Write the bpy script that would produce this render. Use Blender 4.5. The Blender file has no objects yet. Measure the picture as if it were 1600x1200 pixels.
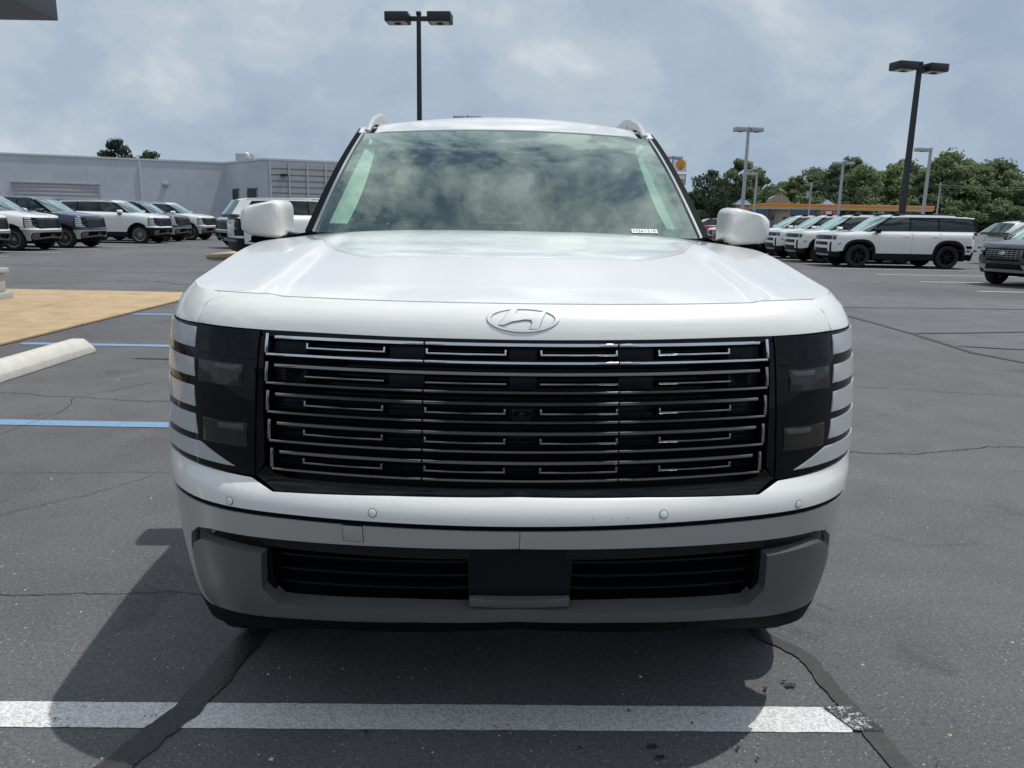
import bpy, bmesh, math, random
import numpy as np
from mathutils import Vector, Matrix
from math import sin, cos, pi, radians, sqrt, atan2

SC = bpy.context.scene
COL = SC.collection
random.seed(11)

# ------------------------------------------------------------------ camera
PITCH, ROLL = radians(12.2), radians(1.0)
cam = bpy.data.cameras.new("camera"); cam.sensor_width = 36.0; cam.lens = 27.0
cam.clip_start = 0.05; cam.clip_end = 3000
cam_o = bpy.data.objects.new("camera", cam); COL.objects.link(cam_o)
R0 = Vector((1, 0, 0)); U0 = Vector((0, sin(PITCH), cos(PITCH))); F0 = Vector((0, cos(PITCH), -sin(PITCH)))
Rv = R0 * cos(ROLL) + U0 * sin(ROLL); Uv = U0 * cos(ROLL) - R0 * sin(ROLL)
m = Matrix((Rv, Uv, -F0)).transposed().to_4x4(); m.translation = (0, 0, 1.38)
cam_o.matrix_world = m
SC.camera = cam_o

# ------------------------------------------------------------------ sky and sun
SUN_DIR = Vector((0.36, 0.07, 1.0)).normalized()          # towards the sun
SUN_EL = math.asin(SUN_DIR.z); SUN_AZ = atan2(SUN_DIR.x, SUN_DIR.y)
world = bpy.data.worlds.new("World"); SC.world = world; world.use_nodes = True
wt = world.node_tree; wn = wt.nodes; wl = wt.links; wn.clear()
def N(t, **kw):
    n = wn.new(t)
    for k, v in kw.items(): setattr(n, k, v)
    return n
w_out = N('ShaderNodeOutputWorld'); w_bg = N('ShaderNodeBackground'); w_bg.inputs['Strength'].default_value = 0.12
sky = N('ShaderNodeTexSky'); sky.sky_type = 'NISHITA'; sky.sun_disc = False
sky.sun_elevation = SUN_EL; sky.sun_rotation = SUN_AZ; sky.air_density = 1.0; sky.dust_density = 1.5; sky.ozone_density = 1.2
tc = N('ShaderNodeTexCoord'); sep = N('ShaderNodeSeparateXYZ'); wl.new(tc.outputs['Generated'], sep.inputs[0])
def wmath(op, a, b=None, clamp=False):
    n = N('ShaderNodeMath', operation=op); n.use_clamp = clamp
    for i, v in enumerate((a, b)):
        if v is None: continue
        if isinstance(v, (int, float)): n.inputs[i].default_value = v
        else: wl.new(v, n.inputs[i])
    return n.outputs[0]
zc = wmath('MAXIMUM', sep.outputs['Z'], 0.0)
den = wmath('ADD', zc, 0.60)
px = wmath('DIVIDE', sep.outputs['X'], den); py = wmath('DIVIDE', sep.outputs['Y'], den)
cmb = N('ShaderNodeCombineXYZ'); wl.new(px, cmb.inputs[0]); wl.new(py, cmb.inputs[1])
def wnoise(scale, detail, rough, dist=0.0, off=(0, 0, 0), src=None):
    mp = N('ShaderNodeMapping'); wl.new(src or cmb.outputs[0], mp.inputs[0]); mp.inputs['Location'].default_value = off
    n = N('ShaderNodeTexNoise'); n.inputs['Scale'].default_value = scale; n.inputs['Detail'].default_value = detail
    n.inputs['Roughness'].default_value = rough; n.inputs['Distortion'].default_value = dist
    wl.new(mp.outputs[0], n.inputs['Vector']); return n.outputs['Fac']
def wramp(fac, stops):
    r = N('ShaderNodeValToRGB'); wl.new(fac, r.inputs[0]); cr = r.color_ramp
    cr.interpolation = 'EASE'
    while len(cr.elements) < len(stops): cr.elements.new(0.5)
    for e, (p, c) in zip(cr.elements, stops):
        e.position = p; e.color = (c, c, c, 1) if isinstance(c, float) else (*c, 1)
    return r.outputs[0]
def wmix(fac, a, b):
    n = N('ShaderNodeMix'); n.data_type = 'RGBA'
    if isinstance(fac, (int, float)): n.inputs[0].default_value = fac
    else: wl.new(fac, n.inputs[0])
    for i, v in ((6, a), (7, b)):
        if isinstance(v, tuple): n.inputs[i].default_value = (*v, 1)
        else: wl.new(v, n.inputs[i])
    return n.outputs[2]
big = wnoise(1.45, 9, 0.58, 0.35, (3.1, 1.7, 0))
high = wnoise(6.6, 12, 0.66, 0.3, (5.3, 8.1, 0))
fine = wnoise(4.3, 9, 0.55, 0.2, (7.7, 2.9, 0))
# clouds: lumpy relief of a broken layer, thicker and greyer towards the horizon
cover = wramp(high, [(0.36, 0.0), (0.54, 1.0)])
veil = wramp(sep.outputs['Z'], [(0.0, 1.0), (0.30, 0.95), (0.60, 0.0)])
mask = wmath('MAXIMUM', cover, veil)
tone = wmath('ADD', wmath('MULTIPLY', big, 0.40), wmath('MULTIPLY', fine, 0.60))
low_col = wramp(tone, [(0.38, (2.85, 3.6, 4.6)), (0.48, (3.3, 4.08, 5.0)), (0.55, (3.95, 4.65, 5.35)), (0.66, (5.6, 5.95, 6.2))])
high_col = wramp(high, [(0.38, (2.5, 3.4, 4.6)), (0.50, (5.6, 6.2, 6.6)), (0.64, (10.8, 10.9, 10.7))])
hi = wramp(sep.outputs['Z'], [(0.28, 0.0), (0.60, 1.0)])
cloud = wmix(hi, low_col, high_col)
tint = N('ShaderNodeMix'); tint.data_type = 'RGBA'; tint.blend_type = 'MULTIPLY'; tint.inputs[0].default_value = 1.0
wl.new(sky.outputs[0], tint.inputs[6]); tint.inputs[7].default_value = (0.55, 0.62, 0.75, 1)
final = wmix(mask, tint.outputs[2], cloud)
wl.new(final, w_bg.inputs['Color']); wl.new(w_bg.outputs[0], w_out.inputs[0])

sun = bpy.data.lights.new("sun", 'SUN'); sun.energy = 2.95; sun.angle = radians(0.55); sun.color = (1.0, 0.965, 0.91)
sun_o = bpy.data.objects.new("sun", sun); COL.objects.link(sun_o); sun_o.location = (20, 0, 40)
sun_o.rotation_euler = SUN_DIR.to_track_quat('Z', 'Y').to_euler()
vs = SC.view_settings; vs.view_transform = 'Standard'; vs.look = 'None'; vs.gamma = 1.0; vs.use_curve_mapping = False; vs.exposure = 0.0
SC.cycles.max_bounces = 8; SC.cycles.transparent_max_bounces = 16; SC.cycles.caustics_reflective = False; SC.cycles.caustics_refractive = False

# ------------------------------------------------------------------ materials
def mat(name, col, rough=0.5, metal=0.0, coat=0.0, coat_rough=0.03, spec=0.5, emit=None, noise=None, bump=None, alpha=None):
    """Principled material; noise=(scale, amount) varies the colour, bump=(scale, strength) adds relief."""
    mt = bpy.data.materials.new(name); mt.use_nodes = True; nt = mt.node_tree
    b = nt.nodes['Principled BSDF']
    b.inputs['Base Color'].default_value = (*col, 1); b.inputs['Roughness'].default_value = rough
    b.inputs['Metallic'].default_value = metal; b.inputs['Coat Weight'].default_value = coat
    b.inputs['Coat Roughness'].default_value = coat_rough; b.inputs['Specular IOR Level'].default_value = spec
    if emit: b.inputs['Emission Color'].default_value = (*emit[0], 1); b.inputs['Emission Strength'].default_value = emit[1]
    if noise or bump:
        tcn = nt.nodes.new('ShaderNodeTexCoord')
    if noise:
        n = nt.nodes.new('ShaderNodeTexNoise'); n.inputs['Scale'].default_value = noise[0]; n.inputs['Detail'].default_value = 7
        n.inputs['Roughness'].default_value = 0.65
        nt.links.new(tcn.outputs['Object'], n.inputs['Vector'])
        mr = nt.nodes.new('ShaderNodeMapRange'); mr.inputs[1].default_value = 0.25; mr.inputs[2].default_value = 0.75
        mr.inputs[3].default_value = 1 - noise[1]; mr.inputs[4].default_value = 1 + noise[1]
        nt.links.new(n.outputs['Fac'], mr.inputs[0])
        mx = nt.nodes.new('ShaderNodeVectorMath'); mx.operation = 'SCALE'; mx.inputs[0].default_value = col
        nt.links.new(mr.outputs[0], mx.inputs['Scale']); nt.links.new(mx.outputs[0], b.inputs['Base Color'])
    if bump:
        n = nt.nodes.new('ShaderNodeTexNoise'); n.inputs['Scale'].default_value = bump[0]; n.inputs['Detail'].default_value = 5
        nt.links.new(tcn.outputs['Object'], n.inputs['Vector'])
        bp = nt.nodes.new('ShaderNodeBump'); bp.inputs['Strength'].default_value = bump[1]; bp.inputs['Distance'].default_value = 0.01
        nt.links.new(n.outputs['Fac'], bp.inputs['Height']); nt.links.new(bp.outputs[0], b.inputs['Normal'])
    return mt

def glass_mat(name, tint, refl=1.0, ior=1.52, film=0.0):
    mt = bpy.data.materials.new(name); mt.use_nodes = True; nt = mt.node_tree; nt.nodes.clear()
    o = nt.nodes.new('ShaderNodeOutputMaterial'); mx = nt.nodes.new('ShaderNodeMixShader')
    tr = nt.nodes.new('ShaderNodeBsdfTransparent'); tr.inputs[0].default_value = (*tint, 1)
    gl = nt.nodes.new('ShaderNodeBsdfGlossy'); gl.inputs['Roughness'].default_value = 0.0; gl.inputs[0].default_value = (0.80, 0.97, 0.93, 1)
    # Schlick reflectance, the same from both faces of the thin pane
    ge = nt.nodes.new('ShaderNodeNewGeometry'); dt = nt.nodes.new('ShaderNodeVectorMath'); dt.operation = 'DOT_PRODUCT'
    nt.links.new(ge.outputs['Incoming'], dt.inputs[0]); nt.links.new(ge.outputs['Normal'], dt.inputs[1])
    def mth(op, a, b=None):
        n = nt.nodes.new('ShaderNodeMath'); n.operation = op
        for i, v in enumerate((a, b)):
            if v is None: continue
            if isinstance(v, float): n.inputs[i].default_value = v
            else: nt.links.new(v, n.inputs[i])
        return n
    f0 = ((ior - 1) / (ior + 1)) ** 2
    fr = mth('ADD', mth('MULTIPLY', mth('POWER', mth('SUBTRACT', 1.0, mth('ABSOLUTE', dt.outputs['Value']).outputs[0]).outputs[0], 5.0).outputs[0], 1 - f0).outputs[0], f0)
    mu = nt.nodes.new('ShaderNodeMath'); mu.operation = 'MULTIPLY'; mu.inputs[1].default_value = refl; mu.use_clamp = True
    nt.links.new(fr.outputs[0], mu.inputs[0]); nt.links.new(mu.outputs[0], mx.inputs[0])
    base = tr
    if film:                                                   # diffuse film added as painted haze that pales the dark glass
        df = nt.nodes.new('ShaderNodeBsdfDiffuse'); df.inputs[0].default_value = (0.42, 0.56, 0.51, 1); fm = nt.nodes.new('ShaderNodeMixShader'); fm.inputs[0].default_value = film
        nt.links.new(tr.outputs[0], fm.inputs[1]); nt.links.new(df.outputs[0], fm.inputs[2]); base = fm
    nt.links.new(base.outputs[0], mx.inputs[1]); nt.links.new(gl.outputs[0], mx.inputs[2]); nt.links.new(mx.outputs[0], o.inputs[0])
    return mt

def paint(name, col, metal=0.0, rough=0.32):
    return mat(name, col, rough=rough, metal=metal, coat=1.0, coat_rough=0.02, noise=(3.0, 0.02))

M = {}
M['white'] = paint('white_paint', (0.76, 0.765, 0.75))
M['navy'] = paint('navy_paint', (0.012, 0.02, 0.065), 0.3)
M['charcoal'] = paint('charcoal_paint', (0.03, 0.028, 0.032), 0.4)
M['silver'] = paint('silver_paint', (0.50, 0.50, 0.51), 0.6, 0.35)
M['blackp'] = paint('black_paint', (0.010, 0.011, 0.013), 0.2)
M['red'] = paint('red_paint', (0.28, 0.015, 0.02), 0.1)
M['bluegrey'] = paint('blue_grey_paint', (0.035, 0.045, 0.06), 0.3)
M['gloss_black'] = mat('gloss_black', (0.004, 0.005, 0.006), rough=0.035, spec=0.2)
M['black_plastic'] = mat('black_plastic', (0.010, 0.011, 0.013), rough=0.5, spec=0.22, bump=(900, 0.05))
M['deep_black'] = mat('deep_black', (0.003, 0.0035, 0.005), rough=0.6, spec=0.08)
M['grille_blk'] = mat('grille_black', (0.005, 0.006, 0.010), rough=0.3, spec=0.2)
M['chrome'] = mat('dark_chrome', (0.28, 0.275, 0.27), rough=0.17, metal=1.0)
M['bright'] = mat('bright_trim', (0.64, 0.66, 0.69), rough=0.15, metal=1.0)
M['satin'] = mat('satin_silver', (0.45, 0.445, 0.435), rough=0.34, metal=0.4, coat=0.25, coat_rough=0.15)
M['satin_dark'] = mat('satin_grey', (0.125, 0.125, 0.128), rough=0.36, metal=0.3, coat=0.2, coat_rough=0.2)
M['lamp_lens'] = mat('lamp_lens', (0.43, 0.44, 0.46), rough=0.10)
M['lamp_reflector'] = mat('lamp_reflector', (0.018, 0.016, 0.015), rough=0.08, spec=0.5)
M['lamp_bar'] = mat('lamp_bar', (0.07, 0.07, 0.073), rough=0.12)
M['rubber'] = mat('tyre_rubber', (0.012, 0.012, 0.013), rough=0.75, bump=(60, 0.2))
M['alloy'] = mat('alloy', (0.42, 0.42, 0.43), rough=0.28, metal=0.9)
M['dark_alloy'] = mat('dark_alloy', (0.014, 0.014, 0.016), rough=0.35, metal=0.5)
M['red_lamp'] = mat('red_lamp', (0.35, 0.01, 0.008), rough=0.15, coat=1.0)
M['amber'] = mat('amber_marker', (0.6, 0.12, 0.02), rough=0.15, coat=1.0)
M['interior'] = mat('interior_trim', (0.16, 0.16, 0.16), rough=0.7)
M['light_trim'] = mat('light_headliner', (0.46, 0.49, 0.45), rough=0.8)
M['dash_top'] = mat('dash_top', (0.22, 0.225, 0.22), rough=0.6)
M['seat'] = mat('seat_cloth', (0.30, 0.305, 0.30), rough=0.8)
M['windshield'] = glass_mat('windshield_glass', (0.72, 0.93, 0.83), refl=2.9, film=0.06)
M['tinted'] = glass_mat('tinted_glass', (0.06, 0.065, 0.065), refl=1.6)
M['rail'] = mat('rail_silver', (0.55, 0.55, 0.56), rough=0.33, metal=0.45)
M['clear'] = glass_mat('side_glass', (0.13, 0.17, 0.155), refl=1.8)
M['frit'] = mat('frit_black', (0.012, 0.011, 0.015), rough=0.4, spec=0.1)
M['emblem_line'] = mat('emblem_line', (0.30, 0.31, 0.33), rough=0.4)
M['sticker'] = mat('sticker_white', (0.78, 0.8, 0.8), rough=0.5)
M['ink'] = mat('sticker_ink', (0.05, 0.05, 0.06), rough=0.6)

# ------------------------------------------------------------------ mesh helpers
def mesh_obj(name, me, material=None, parent=None, smooth=None):
    if smooth is not None:
        me.polygons.foreach_set('use_smooth', [True] * len(me.polygons))
        if smooth < 180: me.set_sharp_from_angle(angle=radians(smooth))
    o = bpy.data.objects.new(name, me); COL.objects.link(o)
    if material is not None:
        me.materials.clear(); me.materials.append(material)
    if parent is not None: o.parent = parent
    return o

def bm_obj(name, bm, material=None, parent=None, smooth=None, recalc=True):
    if recalc: bmesh.ops.recalc_face_normals(bm, faces=bm.faces[:])
    me = bpy.data.meshes.new(name); bm.to_mesh(me); bm.free()
    return mesh_obj(name, me, material, parent, smooth)

def tag(o, label, cat=None, group=None, kind=None):
    if label: o['label'] = label
    if cat: o['category'] = cat
    if group: o['group'] = group
    if kind: o['kind'] = kind
    return o

def thing(name, label, cat, loc=(0, 0, 0), rz=0.0, group=None):
    o = bpy.data.objects.new(name, None); COL.objects.link(o); o.empty_display_size = 0.2
    o.location = loc; o.rotation_euler = (0, 0, rz)
    return tag(o, label, cat, group)

def copy_tree(o, loc=None, rz=None, label=None, swap=None, parent=None, skip=()):
    kids = list(o.children)
    c = o.copy(); COL.objects.link(c)
    c.parent = parent
    if parent is None:
        if loc is not None: c.location = loc
        if rz is not None: c.rotation_euler = (0, 0, rz)
        if label: c['label'] = label
    if swap and c.type == 'MESH':
        for i, sl in enumerate(c.material_slots):
            mm = o.material_slots[i].material
            if mm and mm.name in swap:
                sl.link = 'OBJECT'; sl.material = swap[mm.name]
            elif o.material_slots[i].link == 'OBJECT':
                sl.link = 'OBJECT'; sl.material = mm
    for k in kids:
        if k.name.split('.')[0] in skip: continue
        copy_tree(k, swap=swap, parent=c, skip=skip)
    return c

def add_box(bm, x0, x1, y0, y1, z0, z1, mtx=None):
    vs_ = [bm.verts.new((x, y, z)) for z in (z0, z1) for y in (y0, y1) for x in (x0, x1)]
    for f in ((0, 2, 3, 1), (4, 5, 7, 6), (0, 1, 5, 4), (2, 6, 7, 3), (0, 4, 6, 2), (1, 3, 7, 5)):
        bm.faces.new([vs_[i] for i in f])
    if mtx is not None:
        for v in vs_: v.co = mtx @ v.co
    return vs_

def box(name, x0, x1, y0, y1, z0, z1, material, parent=None, bev=0.0, mtx=None, seg=2):
    bm = bmesh.new(); add_box(bm, x0, x1, y0, y1, z0, z1)
    if bev: bmesh.ops.bevel(bm, geom=bm.edges[:], offset=bev, segments=seg, profile=0.5, affect='EDGES')
    if mtx is not None: bmesh.ops.transform(bm, matrix=mtx, verts=bm.verts[:])
    return bm_obj(name, bm, material, parent, 35 if bev else None)

def add_tube(bm, pts, r, seg=10, cap=True, up=None):
    """sweep a circle (or a list of radii) along points"""
    pts = [Vector(p) for p in pts]; rings = []
    for i, p in enumerate(pts):
        t = (pts[min(i + 1, len(pts) - 1)] - pts[max(i - 1, 0)]).normalized()
        a = Vector((0, 0, 1)) if abs(t.z) < 0.95 else Vector((1, 0, 0))
        u = t.cross(a).normalized(); w = u.cross(t)
        rr = r[i] if isinstance(r, (list, tuple)) else r
        rings.append([bm.verts.new(p + (u * cos(2 * pi * k / seg) + w * sin(2 * pi * k / seg)) * rr) for k in range(seg)])
    for a, b in zip(rings, rings[1:]):
        for k in range(seg): bm.faces.new((a[k], a[(k + 1) % seg], b[(k + 1) % seg], b[k]))
    if cap:
        bm.faces.new(rings[0][::-1]); bm.faces.new(rings[-1])

def tube(name, pts, r, material, parent=None, seg=10):
    bm = bmesh.new(); add_tube(bm, pts, r, seg); return bm_obj(name, bm, material, parent, 40)

def rr_ring(w, h, r, n=6):
    """rounded rectangle points, centred, width w, height h"""
    r = min(r, w / 2 - 1e-4, h / 2 - 1e-4); out = []
    for cx, cy, a0 in ((w / 2 - r, h / 2 - r, 0), (-w / 2 + r, h / 2 - r, pi / 2), (-w / 2 + r, -h / 2 + r, pi), (w / 2 - r, -h / 2 + r, 1.5 * pi)):
        for k in range(n): a = a0 + pi / 2 * k / (n - 1); out.append((cx + r * cos(a), cy + r * sin(a)))
    return out

def rloft(name, secs, material, parent=None, n=6, smooth=40):
    """secs: (origin, right, up, w, h, r) rounded-rectangle sections lofted and capped"""
    bm = bmesh.new(); rings = []
    for o, rt, up, w, h, r in secs:
        o, rt, up = Vector(o), Vector(rt), Vector(up)
        rings.append([bm.verts.new(o + rt * x + up * y) for x, y in rr_ring(w, h, r, n)])
    for a, b in zip(rings, rings[1:]):
        for k in range(len(a)): bm.faces.new((a[k], a[(k + 1) % len(a)], b[(k + 1) % len(a)], b[k]))
    bm.faces.new(rings[0][::-1]); bm.faces.new(rings[-1])
    return bm_obj(name, bm, material, parent, smooth)

def panel(name, parent, material, fmap, poly, n0=0.0, n1=0.0, du=0.04, dv=0.04, bev=0.0, smooth=32, label=None):
    """polygon in surface coordinates (u, v), cut on a grid, given thickness n0..n1 and laid on the surface fmap"""
    bm = bmesh.new()
    f = bm.faces.new([bm.verts.new((u, v, 0)) for u, v in poly])
    us = [p[0] for p in poly]; vv = [p[1] for p in poly]
    for lo, hi_, d, no in ((min(us), max(us), du, (1, 0, 0)), (min(vv), max(vv), dv, (0, 1, 0))):
        if not d: continue
        k = max(1, int(math.ceil((hi_ - lo) / d)))
        for i in range(1, k):
            c = lo + (hi_ - lo) * i / k + 1.3e-5
            bmesh.ops.bisect_plane(bm, geom=bm.verts[:] + bm.edges[:] + bm.faces[:], dist=1e-6, plane_co=(c * no[0], c * no[1], 0), plane_no=no)
    if n1 > n0:
        base = bm.faces[:]
        r = bmesh.ops.extrude_face_region(bm, geom=base)
        top = [g for g in r['geom'] if isinstance(g, bmesh.types.BMVert)]
        topf = set(g for g in r['geom'] if isinstance(g, bmesh.types.BMFace))
        for v in bm.verts: v.co.z = n0
        for v in top: v.co.z = n1
        if bev:
            ed = [e for e in bm.edges if len(e.link_faces) == 2 and sum(1 for q in e.link_faces if q in topf) == 1]
            bmesh.ops.bevel(bm, geom=ed, offset=bev, segments=2, profile=0.5, affect='EDGES', clamp_overlap=True)
    else:
        for v in bm.verts: v.co.z = n0
    h = 0.004
    for v in bm.verts:
        u, w, n = v.co
        p = fmap(u, w)
        if abs(n) > 1e-7:
            a = fmap(u + h, w) - fmap(u - h, w); b = fmap(u, w + h) - fmap(u, w - h)
            nn = np.cross(a, b); nn /= (np.linalg.norm(nn) + 1e-12)
            p = p + nn * n
        v.co = p
    o = bm_obj(name, bm, material, parent, smooth, recalc=(n1 > n0))
    if label: o['label'] = label
    return o

def grid_surf(name, parent, material, fmap, nu, nv, thick=0.0, smooth=60):
    """sheet from fmap(u,v), u,v in 0..1"""
    bm = bmesh.new()
    vv = [[bm.verts.new(fmap(i / nu, j / nv)) for i in range(nu + 1)] for j in range(nv + 1)]
    for j in range(nv):
        for i in range(nu): bm.faces.new((vv[j][i], vv[j][i + 1], vv[j + 1][i + 1], vv[j + 1][i]))
    o = bm_obj(name, bm, material, parent, smooth, recalc=False)
    return o

def pchip(xs, ys):
    xs = np.array(xs, float); ys = np.array(ys, float); h = np.diff(xs); d = np.diff(ys) / h
    mm = np.zeros(len(xs)); mm[0], mm[-1] = d[0], d[-1]
    for i in range(1, len(xs) - 1):
        if d[i - 1] * d[i] > 0:
            w1, w2 = 2 * h[i] + h[i - 1], h[i] + 2 * h[i - 1]
            mm[i] = (w1 + w2) / (w1 / d[i - 1] + w2 / d[i])
    def f(x):
        x = min(max(x, xs[0]), xs[-1]); i = min(len(xs) - 2, max(0, int(np.searchsorted(xs, x)) - 1)); t = (x - xs[i]) / h[i]
        return ((1 + 2 * t) * (1 - t) ** 2 * ys[i] + t * (1 - t) ** 2 * h[i] * mm[i] + t * t * (3 - 2 * t) * ys[i + 1] + t * t * (t - 1) * h[i] * mm[i + 1])
    return f

def sstep(a, b, x):
    t = min(1.0, max(0.0, (x - a) / (b - a))); return t * t * (3 - 2 * t)

# ------------------------------------------------------------------ vehicle body surface
class Body:
    """Side of a car unrolled: s runs along the outline seen from above (0 at the middle of the nose), v up the side."""
    DS = 0.004
    def __init__(self, k1, s1, k2, L, rear_k, rear_len, vt, fe, fz, se, sz, lift, wblend):
        D = self.DS; self.L = L
        s, ph, x, y = 0.0, 0.0, 0.0, 0.0
        T = [(0, 0, 0, 0)]
        while len(T) < 4000:
            s += D
            if y < L - rear_len:
                w = sstep(s1 - .1, s1 + .1, s); k = k1 + (k2 - k1) * w
                if ph > 1.46: k = 0.09
                if ph >= pi / 2: k = 0
            else:
                k = rear_k if ph < pi - .22 else 0.35
            ph = min(pi, ph + k * D)
            x += cos(ph) * D; y += sin(ph) * D
            T.append((s, ph, x, y))
            if x <= 0: break
        A = np.array(T); self.S, self.PH, self.X, self.Y = A.T; self.smax = self.S[-1]
        self.kk = len(self.S) - 1
        vv = np.linspace(vt[0], vt[-1], 500); self.vv = vv
        tab = lambda q: np.array([pchip(vt, q)(v) for v in vv])
        self.fe, self.fz, self.se, self.sz = tab(fe), tab(fz), tab(se), tab(sz)
        self.lift = lift; self.wb = wblend
    def __call__(self, s, v):
        sg = 1.0 if s >= 0 else -1.0; a = abs(s)
        i = min(a / self.DS, self.kk - 1e-6); j = int(i); t = i - j
        L_ = lambda q: q[j] * (1 - t) + q[j + 1] * t
        ph, x, y = L_(self.PH), L_(self.X), L_(self.Y)
        k = min(max((v - self.vv[0]) / (self.vv[-1] - self.vv[0]), 0), 1) * 499; a_ = min(int(k), 498); q = k - a_
        V_ = lambda z: z[a_] * (1 - q) + z[a_ + 1] * q
        q_ = .0 * sstep(.62, .36, v) if v < .62 else 0.0            # the low corner keeps the tucked-in nose section further round
        w = sstep(self.wb[0] + q_, self.wb[1] + q_, a)
        e = V_(self.fe) * (1 - w) + V_(self.se) * w; z = V_(self.fz) * (1 - w) + V_(self.sz) * w
        y2 = y + cos(ph) * e
        l0, l1, amt, vlo, vhi = self.lift
        z += amt * sstep(l0, l1, y2) * min(1, max(0, (v - vlo) / (vhi - vlo)))
        return np.array([sg * (x - sin(ph) * e), y2, z])
    def sy(self, y):
        i = int(np.searchsorted(self.Y[:int(len(self.Y) * .93)], y)); return self.S[min(i, self.kk)]

def arch_pts(sc, zc, r, z_lo, z_hi_left=None, n=18, square=0.0, rev=False):
    """points of a wheel arch from the front foot over the top to the rear foot"""
    a0 = math.asin(max(-1, min(1, (z_lo - zc) / r)))
    out = []
    for i in range(n + 1):
        a = pi - a0 - (pi - 2 * a0) * i / n
        c, s_ = cos(a), sin(a)
        if square:
            p = 2 + square * 2.5
            q = (abs(c) ** p + abs(s_) ** p) ** (-1 / p); c, s_ = c * q, s_ * q
        out.append((sc + r * c, max(z_lo, zc + r * s_)))
    out[0] = (out[0][0], z_lo); out[-1] = (out[-1][0], z_lo)
    return out[::-1] if rev else out

def lathe(bm, prof, seg=40, axis='x'):
    """prof: (axial, radius) list revolved about the x axis"""
    rings = []
    for a, r in prof:
        rings.append([bm.verts.new((a, r * cos(2 * pi * k / seg), r * sin(2 * pi * k / seg))) for k in range(seg)])
    for p, q in zip(rings, rings[1:]):
        for k in range(seg): bm.faces.new((p[k], p[(k + 1) % seg], q[(k + 1) % seg], q[k]))
    return rings

WHEELS = {}
def wheel(parent, R, Wt, loc, side, rim_mat, style, tyre_r=0.68):
    """wheel > rim, brake_disc; outer face points along side*x"""
    key = (R, Wt, style)
    if key not in WHEELS:
        bm = bmesh.new(); w = Wt / 2; rr = R * tyre_r
        pr = [(-w * .85, rr), (-w * .98, rr + (R - rr) * .35), (-w, rr + (R - rr) * .6), (-w * .93, R - .022), (-w * .78, R - .004)]
        for g in (-.45, -.05, .35):
            pr += [(w * (g - .04), R), (w * (g), R), (w * g, R - .008), (w * (g + .09), R - .008), (w * (g + .09), R)]
        pr += [(w * .78, R - .004), (w * .93, R - .022), (w, rr + (R - rr) * .6), (w * .98, rr + (R - rr) * .35), (w * .85, rr), (w * .3, rr - .01), (-w * .85, rr)]
        lathe(bm, pr, 48); bmesh.ops.recalc_face_normals(bm, faces=bm.faces[:])
        t = bpy.data.meshes.new('wheel'); bm.to_mesh(t); bm.free(); t.materials.append(M['rubber'])
        bm = bmesh.new()
        lathe(bm, [(w * .82, rr + .004), (w * .88, rr - .004), (w * .82, rr - .018), (w * .2, rr - .03), (-w * .8, rr - .03)], 48)
        lathe(bm, [(w * .55, .0005), (w * .66, .03), (w * .66, .055), (w * .5, .075), (w * .3, .08)], 24)
        ns = {'multi': 10, 'six': 6, 'five': 5}[style]
        for k in range(ns):
            for d in ((-.09, .09) if style != 'multi' else (-.07, .07)):
                a = 2 * pi * k / ns; a1 = a + d * (2.2 if style != 'multi' else 2.0); wd = .012 if style == 'multi' else .017
                p0 = Vector((w * .58, .05 * cos(a + d), .05 * sin(a + d))); p1 = Vector((w * .74, (rr - .012) * cos(a1), (rr - .012) * sin(a1)))
                tdir = (p1 - p0).normalized(); sd = tdir.cross(Vector((1, 0, 0))).normalized() * wd; dp = Vector((-.03, 0, 0))
                q = [bm.verts.new(p + e) for p in (p0, p1) for e in (sd, -sd, -sd + dp, sd + dp)]
                for f in ((0, 1, 5, 4), (1, 2, 6, 5), (2, 3, 7, 6), (3, 0, 4, 7)): bm.faces.new([q[i] for i in f])
        bmesh.ops.recalc_face_normals(bm, faces=bm.faces[:])
        rm = bpy.data.meshes.new('rim'); bm.to_mesh(rm); bm.free(); rm.materials.append(M['alloy'])
        bm = bmesh.new(); lathe(bm, [(w * .1, .002), (w * .12, .16), (w * .02, .16), (w * .02, rr - .03)], 32)
        bd = bpy.data.meshes.new('brake_disc'); bm.to_mesh(bd); bm.free(); bd.materials.append(M['deep_black'])
        for me in (t, rm, bd):
            me.polygons.foreach_set('use_smooth', [True] * len(me.polygons)); me.set_sharp_from_angle(angle=radians(35))
        WHEELS[key] = (t, rm, bd)
    t, rm, bd = WHEELS[key]
    o = mesh_obj('wheel', t, None, parent); o.location = loc; o.rotation_euler = (random.uniform(0, 6), 0, 0 if side > 0 else pi)
    r = mesh_obj('rim', rm, None, o); mesh_obj('brake_disc', bd, None, o)
    if rim_mat is not M['alloy']:
        r.material_slots[0].link = 'OBJECT'; r.material_slots[0].material = rim_mat
    return o

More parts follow.
